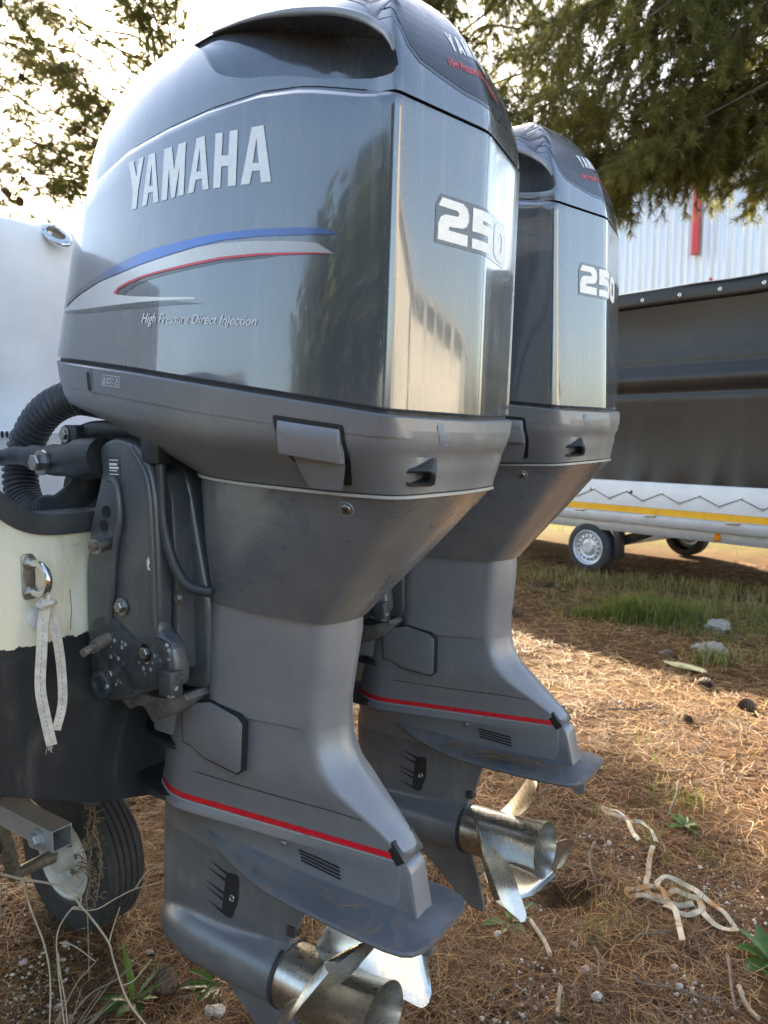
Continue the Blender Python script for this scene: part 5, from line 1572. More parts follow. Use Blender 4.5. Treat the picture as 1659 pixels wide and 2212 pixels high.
def cone_mesh(L=.085, R=.030):
    V, F = [], []
    n = 9
    for l in range(n):
        t = l / (n - 1); r = R * math.sin(math.pi * (.10 + .82 * t)) ** .8
        for k in range(8):
            a = 2 * math.pi * (k + .5 * (l % 2)) / 8; c = len(V)
            d = Vector((math.cos(a), math.sin(a), 0)); s = Vector((-math.sin(a), math.cos(a), 0)); z = -L * t
            b0 = d * r * .55; tip = d * r
            V += [b0 + Vector((0, 0, z)) - s * r * .30, b0 + Vector((0, 0, z)) + s * r * .30, tip + s * r * .36 + Vector((0, 0, z - L * .05)), tip * 1.12 + Vector((0, 0, z - L * .085)), tip - s * r * .36 + Vector((0, 0, z - L * .05)), b0 * .8 + Vector((0, 0, z - L * .10))]
            F += [(c, c + 1, c + 2, c + 3, c + 4), (c + 4, c + 3, c + 5), (c + 3, c + 2, c + 5)]
    v, f = lathe_data([(0, -.002), (R * .35, -L * .1), (R * .5, -L * .5), (R * .3, -L * .9), (0, -L * .98)], 8, (0, 0, 1), (0, 0, 0), len(V))
    return V + v, F + f
def add_cone_part(root, p, s=1.0, tilt=0.0):
    V, F = cone_mesh(.095 * s, .036 * s)
    o = mesh('pine_cone', V, F, root, M['cone'], 0, fixn=False); o.location = Vector(p) - root.location; o.rotation_euler = (tilt, tilt * .6, rnd.uniform(0, 6))
    return o

# pine C rises beyond the boat, hidden by the nearer motor; its limbs reach left into the picture and shade the yard
pc_ = empty('pine_tree', (-9.9, 8.1, 0)); tag(pc_, 'pine behind the nearer motor, its thin bright branches with hanging cones against the sky', 'tree')
trunk(pc_, [(-9.9, 8.1, -.1), (-9.8, 8.2, 2.5), (-10.0, 8.1, 5.0), (-9.9, 8.0, 6.6), (-9.95, 8.1, 7.4)], [.26, .20, .15, .08, .03])
cc = Crown()
LEFT = [(151.5, 17.5, 9.5), (153.5, 19.5, 8.8), (149, 19.5, 9.8), (152, 21.5, 9.4), (147.2, 17.5, 10.2), (150, 23.5, 9.6), (153.5, 24, 9.8), (147.5, 22, 10.6), (149.5, 26.5, 10.0), (152, 27.0, 10.2), (146.0, 20.5, 11.2), (148.0, 24.0, 10.4), (146, 18.0, 10.0), (151.5, 19, 10.2), (144.8, 21, 11.4), (144.6, 18.5, 11.4), (150.8, 16.2, 9.6), (148.4, 15.6, 10.2), (150.2, 21.8, 9.8), (152.8, 29, 10), (155, 22, 9), (148.5, 26, 10.4), (150.6, 28.4, 10), (146.8, 22.6, 11), (149.4, 24.8, 10), (153.4, 26.5, 9.8), (145.4, 19.6, 11.2), (151, 14.9, 9.4)]
for az, el, d in LEFT:
    E = at(az, el, d); S = np.array([-9.9 + rng.normal() * .1, 8.1, max(3.6, E[2] + rng.uniform(-1.2, .8))])
    cc.branch(S, E, .026, .3, 40, (.22, .55), .35, 1.0, .25)
for az, el, d, k in ((142.4, 26.5, 11, 44), (140.5, 26, 11.5, 44), (141.5, 28.5, 11, 44), (139.3, 28.5, 11.5, 44), (142.8, 29.5, 11, 40), (138.2, 28.5, 11.5, 44), (140.2, 30.5, 11, 44), (143.4, 28, 10.8, 36), (141.2, 24.2, 11.6, 40)):
    cc.branch(np.array([-9.9, 8.1, 6.2 + rng.uniform(-.6, .9)]), at(az, el, d), .03, .4, k, (.25, .65), .35, 1.0, .3)
for i in range(66):  # unseen limbs, added along the sun's rays to shade the foreground
    z = rng.uniform(4.8, 7.2); px, py = rng.uniform(-2.3, 1.9), rng.uniform(-1.0, 2.0)
    if py > 1.35 and rng.random() < .55: continue
    e = np.array([px - 1.595 * z, py + 1.387 * z, z])
    cc.branch(np.array([-9.9, 8.1, z + .3]) * .45 + e * .55 + [0, 0, .1], e + rng.normal(size=3) * [.35, .35, .1], .022, .3, 34, (.3, .7), .05, 1.0, .35)
cc.build(pc_, 16, .085, .0058, .03)
for az, el, d, s in ((151.6, 26.6, 9.6, 1.0), (150.3, 26.4, 9.7, 1.05), (149.9, 25.6, 9.7, 1.0), (151.0, 24.2, 9.6, .9), (152.3, 28.5, 9.5, 1.0), (149.0, 22.0, 9.9, .9), (150.2, 15.4, 9.2, .9), (149.3, 15.0, 9.6, 1.0), (152.2, 25.2, 9.5, .9)):
    add_cone_part(pc_, at(az, el, d), s * 1.15, rnd.uniform(-.5, .5))

# pine A stands behind the trailer; its limbs fill the top of the picture between the motors and pine B
pa_ = empty('pine_tree', (-7.6, 11.4, 0)); tag(pa_, 'pine behind the two motors, its foliage meeting the shaded pine at top centre', 'tree')
trunk(pa_, [(-7.6, 11.4, -.1), (-7.5, 11.3, 2.5), (-7.7, 11.2, 5.5), (-7.6, 11.0, 8.5), (-7.7, 10.9, 11)], [.30, .24, .2, .15, .08])
ca = Crown()
for i in range(26):
    az = rng.uniform(108, 124.5); el = rng.uniform(17, 31.5); d = rng.uniform(8.6, 10.5)
    ca.branch(np.array([-7.5, 11.2, 5.4 + rng.uniform(-.5, 3)]), at(az, el, d), .032, .5, 62, (.4, .95), .42, 1.0, .6)
ca.build(pa_, 16, .090, .0062, .03)

# pine B stands outside the frame on the right; its dense limbs hang over the trailer
pb_ = empty('pine_tree', (3.9, 9.6, 0)); tag(pb_, 'dense shaded pine hanging low over the covered trailer at upper right', 'tree')
trunk(pb_, [(3.9, 9.6, -.1), (3.8, 9.5, 2.5), (3.9, 9.3, 5.5), (3.7, 9.2, 9)], [.34, .28, .22, .1])
cb = Crown()
RB = []
for i in range(44):
    az = rng.uniform(97, 115); el = 16.5 + 15 * rng.random() ** .9; d = rng.uniform(6.6, 9.4)
    RB.append((az, el, d))
RB += [(112.2, 16.0, 8.0), (110.8, 15.2, 7.8), (109.5, 16.2, 8.2), (105.5, 17.4, 8.0), (102.5, 16.6, 8.4), (100.0, 16.2, 8.0), (98, 16.5, 7.8), (113, 19, 7.6), (113, 22, 7.6), (112.4, 18, 7.8), (111.0, 17, 7.9)]
for az, el, d in RB:
    E = at(az, el, d); S = np.array([3.8, 9.4, 3.8 + 5.0 * (el - 13) / 18 + rng.uniform(.3, 1.2)])
    cb.branch(S, E, .030, .8, 62, (.4, .95), .42, 1.0, .8)
cb.build(pb_, 16, .092, .0062, .035)
# pine C's added limbs, hidden by the motor, shade the ground before the motors
# low trees behind the viewer, mirrored in the cowlings
def leafy(name, loc, h, r, n, label, col):
    root = empty(name, (*loc, 0)); tag(root, label, 'tree')
    trunk(root, [(*loc, -.1), (loc[0] + .1, loc[1], h * .3), (loc[0], loc[1] + .1, h * .7)], [.22, .16, .06])
    u = unit(rng.normal(size=(n, 3))) * (rng.random((n, 1)) ** .38); c = u * [r, r, h * .40] + [0, 0, h * .60]
    c += unit(rng.normal(size=(n, 3))) * .25
    a = unit(rng.normal(size=(n, 3))); b = unit(np.cross(a, rng.normal(size=(n, 3)))); s = rng.uniform(.10, .24, (n, 1))
    V = np.stack([c - a * s, c + b * s * .5, c + a * s, c - b * s * .5], 1).reshape(-1, 3); F = np.arange(n * 4).reshape(n, 4)
    tag(fast_mesh('crown', V, F, root, col), kind='stuff'); return root
M['leaf_dark'] = needle_mat('dark_foliage', (.030, .042, .014), (.050, .064, .020), (.080, .09, .03))
leafy('olive_tree', (-1.8, -9.5), 5.2, 2.6, 5200, 'bushy tree behind the viewer, mirrored dark in the cowl side', M['leaf_dark'])
leafy('olive_tree', (2.6, -8.6), 6.6, 2.6, 5200, 'tall tree behind the viewer nearest the shed', M['leaf_dark'])
leafy('olive_tree', (-13, -13), 3.0, 3.4, 5200, 'low spreading tree far behind the boat, mirrored at the stripe', M['leaf_dark'])
leafy('olive_tree', (-19, -13), 3.6, 3.4, 4200, 'low round tree farthest behind the boat', M['leaf_dark'])
leafy('olive_tree', (-8.5, -13.5), 2.6, 2.6, 4200, 'shrubby tree between the spreading tree and the bushy one', M['leaf_dark'])
# ------------------------------------------------------------------ needle litter, gravel, grass
def litter():
    N = 82000
    az = np.radians(rng.uniform(97, 153, N)); d = np.exp(rng.uniform(math.log(1.15), math.log(9.5), N))
    x = .60 + d * np.cos(az); y = -1.05 + d * np.sin(az)
    dens = vnoise(x * 3.1 + 40, y * 3.1 + 40, 21) * .6 + vnoise(x * 9, y * 9, 22) * .4
    keep = dens + rng.random(N) * .55 > .50
    hole = (((x + .22) ** 2 + ((y - 1.15) * 1.1) ** 2) < .012) & (rng.random(N) < .85)
    keep &= ~hole
    x, y, d = x[keep], y[keep], d[keep]; n = len(x)
    z = ground_z(x, y) + rng.uniform(.001, .020, n) * np.where(rng.random(n) < .25, 1.3, .6)
    L = rng.uniform(.055, .125, n) * np.where(d > 4, 1.3, 1); w = np.maximum(.0019, d * .00082)
    th = rng.uniform(0, 2 * math.pi, n); pit = rng.normal(0, .16, n)
    dx = np.stack([np.cos(th) * np.cos(pit), np.sin(th) * np.cos(pit), np.sin(pit)], -1)
    s = np.stack([-np.sin(th), np.cos(th), rng.normal(0, .3, n)], -1); s = unit(s)
    bend = rng.normal(0, .12, n)[:, None] * L[:, None] * s + np.array([0, 0, 1.]) * (rng.uniform(0, .05, n) * L)[:, None]
    c = np.stack([x, y, z], -1); h = dx * L[:, None] / 2; W = s * w[:, None] / 2
    V = np.stack([c - h - W * .6, c - h + W * .6, c + bend - W, c + bend + W, c + h - W * .5, c + h + W * .5], 1)
    zmin = ground_z(V[..., 0].ravel(), V[..., 1].ravel()).reshape(V.shape[:2]) + .0015
    V[..., 2] = np.maximum(V[..., 2], zmin)
    b = np.arange(n)[:, None] * 6
    F = np.concatenate([b + [0, 1, 3, 2], b + [2, 3, 5, 4]])
    p = rng.random(n); mi = np.where(p < .42, 0, np.where(p < .66, 1, np.where(p < .86, 2, 3)))
    far = d > 4.2
    mi = np.where(far & (rng.random(n) < .35), 1, mi)
    ms = [plain('needle_rust', (.165, .070, .025), .75, var=.3, vscale=3), plain('needle_straw', (.34, .19, .066), .7, var=.25, vscale=3),
          plain('needle_brown', (.066, .030, .013), .8, var=.3, vscale=3), plain('needle_grey', (.20, .145, .085), .8, var=.25, vscale=3)]
    o = fast_mesh('pine_needle_litter', V.reshape(-1, 3), F, None, None, ms, np.concatenate([mi, mi]))
    tag(o, 'reddish brown pine needle litter covering the yard', 'pine needles', kind='stuff')
litter()

def stone_mesh(r, seed, n=1):
    bm = bmesh.new(); bmesh.ops.create_icosphere(bm, subdivisions=n, radius=1.0); q = random.Random(seed)
    sx, sy, sz = q.uniform(.8, 1.3), q.uniform(.65, 1.0), q.uniform(.45, .75); ph = [q.uniform(0, 9) for _ in range(6)]
    for v in bm.verts:
        c = v.co; k = 1 + .22 * math.sin(c.x * 2.7 + ph[0]) * math.sin(c.y * 2.3 + ph[1]) + .12 * math.sin(c.z * 4.1 + ph[2] + c.x * 3) + q.uniform(-.15, .15)
        v.co = Vector((c.x * sx * k * r, c.y * sy * k * r, c.z * sz * k * r))
    me = bpy.data.meshes.new('stone'); bm.to_mesh(me); bm.free(); return me
M['white_stone'] = plain('white_limestone', (.50, .46, .40), .85, var=.22, vscale=40, grain=.4, gscale=120)
M['grey_stone'] = plain('grey_stone', (.24, .225, .19), .88, var=.3, vscale=22, grain=.4, gscale=90)
def gravel():
    patches = [((-.13, .66), .065, 90), ((.27, 1.43), .10, 60), ((.16, 1.46), .07, 40), ((-.19, 1.48), .07, 50), ((.24, .91), .05, 40), ((.29, 1.29), .06, 25), ((-1.23, -.03), .06, 45), ((-1.21, -.09), .06, 55), ((-1.15, -.05), .05, 35), ((-.01, 3.27), .35, 90), ((-1.36, .10), .12, 30), ((.10, .62), .12, 12)]
    base = []
    for s in range(6):
        me = stone_mesh(1.0, 100 + s, 1); base.append((np.array([v.co[:] for v in me.vertices]), np.array([p.vertices[:] for p in me.polygons]))); bpy.data.meshes.remove(me)
    V, F, k = [], [], 0
    pts = []
    for (c, s, n) in patches:
        for _ in range(n): pts.append((c[0] + rng.normal() * s, c[1] + rng.normal() * s, abs(rng.normal(0, .0022)) + .0022))
    for _ in range(60):
        a = R_(rng.uniform(98, 152)); d = math.exp(rng.uniform(math.log(1.2), math.log(4.5)))
        pts.append((.6 + d * math.cos(a), -1.05 + d * math.sin(a), abs(rng.normal(0, .003)) + .002))
    for x, y, r in pts:
        v, f = base[int(rng.integers(6))]; a = rng.uniform(0, 6.28); c, s = math.cos(a), math.sin(a)
        q = v * r; q = np.stack([q[:, 0] * c - q[:, 1] * s, q[:, 0] * s + q[:, 1] * c, q[:, 2]], -1)
        V.append(q + [x, y, gz(x, y) + r * .35 + .006]); F.append(f + k); k += len(v)
    o = fast_mesh('gravel', np.concatenate(V), np.concatenate(F), None, M['white_stone']); tag(o, 'small white stone chips scattered through the needles', 'gravel', kind='stuff')
gravel()
def stone(x, y, r_, label, m='white_stone', cat='stone', name='stone', group='loose white stones among the needles', lift=.3, seed=None):
    r = r_ * (.60 if r_ < .05 else 1)
    me = stone_mesh(r, seed or int((x * 977 + y * 331) * 10) & 0xffff, 2 if r < .06 else 3)
    o = link(name, me, None, M[m], 12); o.location = (x, y, gz(x, y) + r * lift * .6 + .003); o.rotation_euler = (0, 0, rnd.uniform(0, 6))
    return tag(o, label, cat, group)
for x, y, r, lab in ((.02, .75, .026, 'largest white stone, right of the nearer propeller near the bottom edge'), (-.04, .83, .020, 'rounded white stone just above the largest one'),
                     (.18, .92, .016, 'white stone left of the dry stalks at lower right'), (.15, .99, .015, 'small pale stone below the end of the strap tail'),
                     (-.10, .91, .014, 'pinkish pale stone below the white cord end'), (-.30, .84, .019, 'pale stone half under the weed below the farther skeg'),
                     (-.05, 1.35, .015, 'pale stone left of the tangled strap'), (.09, 1.56, .016, 'white stone above right of the tangled strap'),
                     (.13, 1.45, .017, 'bigger white stone right of the strap loop'), (-.20, 1.51, .019, 'white stone behind the farther propeller, biggest of its cluster'),
                     (-.77, .20, .036, 'chunky white stone left of the nearer skeg'), (-1.29, .12, .020, 'white stone in front of the small boat trailer wheel'),
                     (-1.32, .01, .022, 'white stone at the left edge below the trailer post'), (-1.11, -.02, .020, 'white stone at the foot of the dry stalks'),
                     (-1.09, .25, .018, 'white stone right of the tall green leaf'), (-.62, 2.95, .020, 'lone white stone on the sunlit needles')):
    stone(x, y, r, lab)
stone(-.52, 4.92, .095, 'pale angular rock on the grass in front of the trailer', 'grey_stone', 'rock', 'rock', 'rocks on the rough grass', .25, 5)
stone(-.45, 4.31, .105, 'grey flat-topped rock nearer than the pale angular one', 'grey_stone', 'rock', 'rock', 'rocks on the rough grass', .15, 9)
stone(-.67, 4.06, .060, 'small brown rock left of the two larger rocks', 'cone', 'rock', 'rock', 'rocks on the rough grass', .2, 3)
def pale_slab():
    me = stone_mesh(.10, 77, 3); o = link('bark_slab', me, None, plain('pale_dry_bark', (.62, .52, .26), .8, var=.15), 40)
    o.scale = (1.15, .5, .22); o.location = (-.50, 3.84, gz(-.50, 3.84) + .02); o.rotation_euler = (0, 0, -.35); tag(o, 'sunlit yellowish slab of dry bark at the shadow edge', 'bark')
pale_slab()
cm = None
for x, y, lab, m in ((-2.31, 5.79, 'dark pine cone near the trailer wheel, left of its neighbour', 1.25), (-2.17, 5.84, 'dark pine cone near the trailer wheel, right of its neighbour', 1.2), (-1.91, 4.52, 'dark pine cone just right of the farther motor leg', 1.3),
                     (-.80, 5.25, 'dark pine cone beside the green grass clump', 1.2), (-.01, 3.27, 'dark pine cone in the dappled shade at right', 1.1), (-.36, 3.55, 'dark pine cone on the sunlit strip', 1.0), (-.25, 2.89, 'small grey cone among the sunlit needles', .6), (-.90, .17, 'brown open pine cone beside the broad-leaved weeds at lower left', .95)):
    if cm is None:
        V, F = cone_mesh(.080, .034); o = mesh('pine_cone', V, F, None, M['cone'], 0, fixn=False); cm = o.data
    else:
        o = bpy.data.objects.new('pine_cone', cm); COL.objects.link(o)
    o.location = (x, y, gz(x, y) + .032 * m); o.rotation_euler = (R_(80), 0, rnd.uniform(0, 6)); o.scale = (m,) * 3
    tag(o, lab, 'pine cone', 'pine cones lying on the ground')

def grass_blades(name, spots, label, mats, w=.0022, kinds=None):
    Vs, mi = [], []
    for (cx, cy, sx, sy, n, L0, L1, lean) in spots:
        x = cx + rng.normal(0, sx, n); y = cy + rng.normal(0, sy, n); z = ground_z(x, y)
        L = rng.uniform(L0, L1, n); th = rng.uniform(0, 6.283, n); k = rng.uniform(.25, 1.0, n) * lean
        dist = np.hypot(x - .6, y + 1.05); ww = np.maximum(w, dist * .0009)
        d = np.stack([np.cos(th), np.sin(th), np.zeros(n)], -1); s = np.stack([-np.sin(th), np.cos(th), np.zeros(n)], -1)
        c = np.stack([x, y, z], -1); up = np.array([0, 0, 1.])
        a = c + up * (L * .5)[:, None] + d * (L * k * .22)[:, None]; b = c + up * (L * (1 - .35 * k))[:, None] + d * (L * k * .8)[:, None]
        W = s * (ww / 2)[:, None]
        Vs.append(np.stack([c - W, c + W, a - W * .8, a + W * .8, b, b], 1)); mi.append(rng.choice(len(mats), n, p=kinds))
    V = np.concatenate(Vs); n = len(V); mi = np.concatenate(mi); b = np.arange(n)[:, None] * 6
    F = np.concatenate([b + [0, 1, 3, 2], b + [2, 3, 5, 4]])
    # the tip face is a sliver triangle: keep it as a quad with a tiny edge
    V[:, 5] += (V[:, 3] - V[:, 2]) * .08
    o = fast_mesh(name, V.reshape(-1, 3), F, None, None, mats, np.concatenate([mi, mi])); tag(o, label, 'grass', kind='stuff')
M['grass'] = needle_mat('green_grass', (.062, .115, .016), (.10, .155, .028), (.15, .185, .05))
M['grass_dry'] = needle_mat('dry_grass', (.25, .20, .10), (.32, .26, .14), (.36, .30, .17))
grass_blades('grass_clump', [(-1.10, 4.98, .17, .12, 1100, .10, .28, 1.3), (-.98, 5.12, .15, .12, 700, .08, .24, 1.3), (-1.40, 4.85, .14, .05, 420, .05, .15, 1.3), (-.78, 4.8, .20, .12, 260, .05, .15, 1.3), (-1.0, 5.0, .4, .25, 260, .04, .12, 1.3)], 'lush green grass clump in front of the trailer', [M['grass'], M['grass_dry']], kinds=[.86, .14])
sp = [(-.38, 4.10, .09, .07, 240, .05, .16, 1.1), (-.25, 5.3, .35, .3, 900, .04, .13, 1.2), (-.5, 5.6, .4, .2, 700, .05, .14, 1.2), (-2.0, 6.3, .5, .2, 500, .05, .15, 1.1), (-.9, 6.4, .6, .2, 900, .05, .18, 1.1), (-1.2, 5.7, .8, .25, 700, .03, .09, 1.3), (.1, 4.6, .3, .3, 500, .03, .11, 1.2)]
grass_blades('sparse_grass', sp, 'sparse mixed grass among the needles before the trailer', [M['grass'], M['grass_dry']], kinds=[.5, .5])
sp = [(-4 + i * 1.1, 9.4 + rng.uniform(0, 3), .6, .7, 420, .08, .30, 1.0) for i in range(9)]
grass_blades('sunlit_grass', sp, 'sunlit yellow green grass seen under the trailer', [M['grass'], M['grass_dry']], kinds=[.6, .4])
sp = [(x, y, .02, .02, 14, .03, .085, 1.2) for x, y in ((.02, 1.06), (-.06, 1.0), (-.05, 1.12), (.10, 1.33), (.12, 1.30), (-.10, 1.62), (-.09, 1.66), (.03, 1.66), (-.20, 2.05), (-.17, 1.95), (-.3, 1.7), (-.02, 1.55), (.09, 1.62), (-.15, 1.18), (-.05, .95), (-.95, .62), (-.83, .35), (-1.02, .18), (.16, 1.62), (-.36, 2.5), (-.25, 2.3), (-.45, 2.1))]
sp += [(-.04, 1.98, .05, .05, 50, .05, .13, 1.1)]
grass_blades('grass_sprouts', sp, 'thin yellow green grass sprouts between the needles', [M['grass'], M['grass_dry']], kinds=[.8, .2])

# ------------------------------------------------------------------ weeds with separate leaves
def leaf_mat(name, a, b_):
    m, nt, b = new_mat(name)
    f = noise(nt, 24, 5, .6); c = ramp(nt, f, [(.35, a), (.7, b_)])
    nt.links.new(c, b.inputs['Base Color']); b.inputs['Roughness'].default_value = .38; b.inputs['Specular IOR Level'].default_value = .4
    tr = nt.nodes.new('ShaderNodeBsdfTranslucent'); nt.links.new(mixc(nt, .4, c, (.18, .24, .03)), tr.inputs[0])
    mx = nt.nodes.new('ShaderNodeMixShader'); mx.inputs[0].default_value = .3
    nt.links.new(b.outputs[0], mx.inputs[1]); nt.links.new(tr.outputs[0], mx.inputs[2]); nt.links.new(mx.outputs[0], nt.nodes['Material Output'].inputs[0])
    bump(nt, b, noise(nt, 120, 3, .6), .2, .001)
    return m
M['leaf'] = leaf_mat('weed_leaf', (.045, .105, .022), (.075, .150, .035))
M['leaf_light'] = leaf_mat('light_weed_leaf', (.10, .17, .035), (.15, .22, .06))
def leaf(root, th, L, W, rise, droop, m, teeth=.12, p0=(0, 0, 0), narrow=.35, cup=.2):
    ns = 14; V, F = [], []
    d = Vector((math.cos(th), math.sin(th), 0)); s = Vector((-math.sin(th), math.cos(th), 0)); ph = rnd.uniform(0, 6)
    pos = Vector(p0); ang = rise; tw = rnd.uniform(-.4, .4)
    for i in range(ns + 1):
        t = i / ns
        w = W / 2 * (narrow * min(1, t * 9) * (1 - t) + (1 - narrow) * math.sin(math.pi * min(1, max(0, (t - .12) / .88)) ** .85) * (1 if t < .995 else .3))
        w = max(w, .0012 * (1 - t) + .0003) * (1 + teeth * math.sin(t * 46 + ph))
        up = Vector((-d.x * math.sin(ang), -d.y * math.sin(ang), math.cos(ang))); sd = s * math.cos(tw * t) + up * math.sin(tw * t)
        wob = .12 * w * math.sin(t * 23 + ph)
        V += [pos - sd * w + up * (w * cup + wob), pos - sd * w * .5 + up * (w * cup * .35 - wob * .4), pos - up * w * .06, pos + sd * w * .5 + up * (w * cup * .35 + wob * .4), pos + sd * w + up * (w * cup - wob)]
        ang -= droop / ns; pos = pos + (d * math.cos(ang) + Vector((0, 0, math.sin(ang)))) * (L / ns)
    for i in range(ns):
        for k in range(4): F.append((i * 5 + k, i * 5 + k + 1, (i + 1) * 5 + k + 1, (i + 1) * 5 + k))
    return mesh('leaf', V, F, root, m, 180, fixn=False)
def weed(name, x, y, label, leaves, m):
    root = empty(name, (x, y, gz(x, y) + .004)); tag(root, label, 'weed', 'broad-leaved weeds growing through the needles')
    for (th, L, W, rise, droop) in leaves: leaf(root, R_(th), L, W, R_(rise), R_(droop), m)
    return root
A_ = 124.6    # direction of view; leaf angles are given from it
weed('weed', -.965, .10, 'green weed with one tall upright leaf beside the boat trailer wheel', [(A_ + 60, .165, .032, 82, 12), (A_ - 70, .12, .028, 60, 25), (A_ - 110, .085, .034, 40, 30), (A_ + 130, .10, .036, 28, 40), (A_ + 165, .08, .034, 30, 35), (A_ + 100, .10, .034, 38, 50), (A_ - 150, .075, .036, 25, 30), (A_ - 85, .10, .022, 45, 20), (A_ + 120, .075, .022, 55, 50)], M['leaf'])
weed('weed', -.83, .27, 'flattened weed with long leaves left of the nearer gearcase', [(A_ + 100, .125, .034, 25, 40), (A_ + 75, .11, .022, 40, 45), (A_ + 120, .10, .026, 30, 60), (A_ + 150, .105, .026, 28, 45), (A_ + 170, .08, .022, 30, 50)], M['leaf'])
weed('weed', -.30, .92, 'light green weed below the tip of the farther skeg', [(A_ + 20, .10, .026, 70, 30), (A_ - 40, .085, .028, 50, 40), (A_ + 110, .10, .030, 25, 30), (A_ + 150, .09, .024, 20, 30), (A_ - 150, .075, .034, 28, 40), (A_ - 100, .075, .026, 40, 40), (A_ - 170, .095, .028, 12, 20), (A_ - 70, .10, .024, 60, 60)], M['leaf_light'])
weed('weed', .355, 1.165, 'broad dark green weed cut by the right edge of the picture', [(A_ + 85, .10, .05, 45, 40), (A_ + 120, .11, .055, 20, 30), (A_ + 60, .12, .04, 60, 40), (A_ - 170, .10, .06, 25, 35), (A_ + 150, .08, .05, 15, 20), (A_, .1, .05, 50, 30), (A_ - 90, .1, .05, 30, 30)], M['leaf'])
weed('weed', -.02, 1.80, 'bright sunlit rosette weed near the right of the sunlit needles', [(a, rnd.uniform(.055, .085), rnd.uniform(.022, .03), rnd.uniform(20, 55), 35) for a in range(0, 360, 30)], M['leaf_light'])
weed('weed', -.55, 1.05, 'small light weed glimpsed between the two gearcases', [(a, rnd.uniform(.05, .07), .024, rnd.uniform(30, 60), 40) for a in range(0, 360, 60)], M['leaf_light'])
weed('weed', -1.3, 2.2, 'small light weed seen in the gap left of the farther motor', [(a, rnd.uniform(.06, .09), .026, rnd.uniform(30, 60), 40) for a in range(0, 360, 60)], M['leaf_light'])

# ------------------------------------------------------------------ strap, cord, twigs
M['old_web'] = None
def old_web():
    m, nt, b = new_mat('stained_webbing')
    f = noise(nt, 9, 5, .65)
    nt.links.new(ramp(nt, f, [(.38, (.46, .43, .37)), (.53, (.38, .32, .22)), (.64, (.34, .17, .05)), (.8, (.24, .10, .03))]), b.inputs['Base Color'])
    b.inputs['Roughness'].default_value = .85; bump(nt, b, noise(nt, 500, 2, .5), .4, .001); return m
M['old_web'] = old_web()
def lay(path, lift, wob=.006):
    P = smooth_path([(a, b, 0) for a, b in path], 6)
    return [Vector((p[0], p[1], gz(p[0], p[1]) + .020 + lift + wob * math.sin(i * .55))) for i, p in enumerate(P)]
def ground_strap(name, paths, label, w):
    root = empty(name, (*paths[0][0], gz(*paths[0][0]))); tag(root, label, 'strap')
    for k, p in enumerate(paths):
        P = [q - root.location for q in lay(p, .0032 * k + .001, .003)]
        nr = [(math.sin(i * .16 + k) * .45 + .15, math.cos(i * .13) * .35 - .35, 1.0) for i in range(len(P))]
        v, f = ribbon_data(P, w, .0022, nr); mesh('webbing', v, f, root, M['old_web'], 50)
    return root
ground_strap('tangled_strap', [[(-.07, 1.58), (-.05, 1.46), (-.03, 1.38), (-.012, 1.29), (.02, 1.25), (.05, 1.285), (.01, 1.30), (-.03, 1.255), (-.052, 1.23), (-.04, 1.208), (.0, 1.235), (.04, 1.25), (.07, 1.247), (.10, 1.262), (.13, 1.29)],
    [(.06, 1.22), (.10, 1.217), (.138, 1.232), (.154, 1.27), (.14, 1.315), (.11, 1.325), (.07, 1.325), (.05, 1.29), (.02, 1.305), (.008, 1.36), (.025, 1.40), (.09, 1.39), (.13, 1.36), (.18, 1.32), (.22, 1.285), (.258, 1.235), (.245, 1.212), (.20, 1.222), (.17, 1.25), (.152, 1.30)],
    [(.03, 1.31), (.05, 1.27), (.09, 1.22), (.12, 1.15), (.15, 1.07)]], 'tangled flat strap with rust stains lying on the needles, one straight end', .0165)
ground_strap('strap_piece', [[(-.07, 1.62), (-.11, 1.69), (-.15, 1.72), (-.18, 1.712), (-.23, 1.72), (-.28, 1.732), (-.305, 1.748), (-.29, 1.765), (-.25, 1.76), (-.21, 1.73), (-.18, 1.67), (-.15, 1.62), (-.12, 1.58)]], 'rusty orange strap piece in the sun beyond the tangled strap', .015)
P = lay([(-.24, .93), (-.228, .918), (-.20, .89), (-.16, .85), (-.13, .81)], .004, 0)
o = tube('cord', [p - P[0] for p in P], .0062, None, plain('dirty_cord', (.33, .28, .215), .8, var=.3, vscale=60, grain=.4), 10); o.location = P[0]; tag(o, 'short stiff grey cord beside the weed under the farther skeg', 'cord')
TW = [([(-.23, 1.45), (-.22, 1.37), (-.19, 1.30), (-.16, 1.26)], 'pale bent twig right of the farther propeller', .0042), ([(-.12, 2.13), (-.10, 2.02), (-.09, 1.91), (-.08, 1.83)], 'pale sunlit twig pointing at the rosette weed', .004),
      ([(.26, 1.10), (.28, 1.03), (.30, .95), (.32, .89)], 'bumpy grey twig near the right bottom edge', .0042), ([(.31, .98), (.33, .94), (.37, .89)], 'short brown twig in the right bottom corner', .006),
      ([(-.06, .71), (-.05, .67), (-.035, .63)], 'pale stick cut by the bottom edge right of the propeller', .0055), ([(.08, .85), (.10, .84), (.16, .86), (.23, .89), (.29, .92)], 'long thin twig lying level at lower right', .0022),
      ([(.04, .99), (.05, 1.04), (.08, 1.07), (.11, 1.10)], 'thin knobbly twig under the strap tail', .0026), ([(-.04, .90), (-.01, .85), (.01, .79)], 'thin twig beside the rounded white stone', .0026),
      ([(-.62, 2.75), (-.5, 2.86), (-.42, 2.98)], 'grey twig on the sunlit needles', .004), ([(-1.0, 1.02), (-.8, .98), (-.66, .93)], 'straight pale stick behind the nearer gearcase', .0038), ([(-1.45, .75), (-1.25, .88)], 'pale wooden stick behind the boat trailer wheel', .011)]
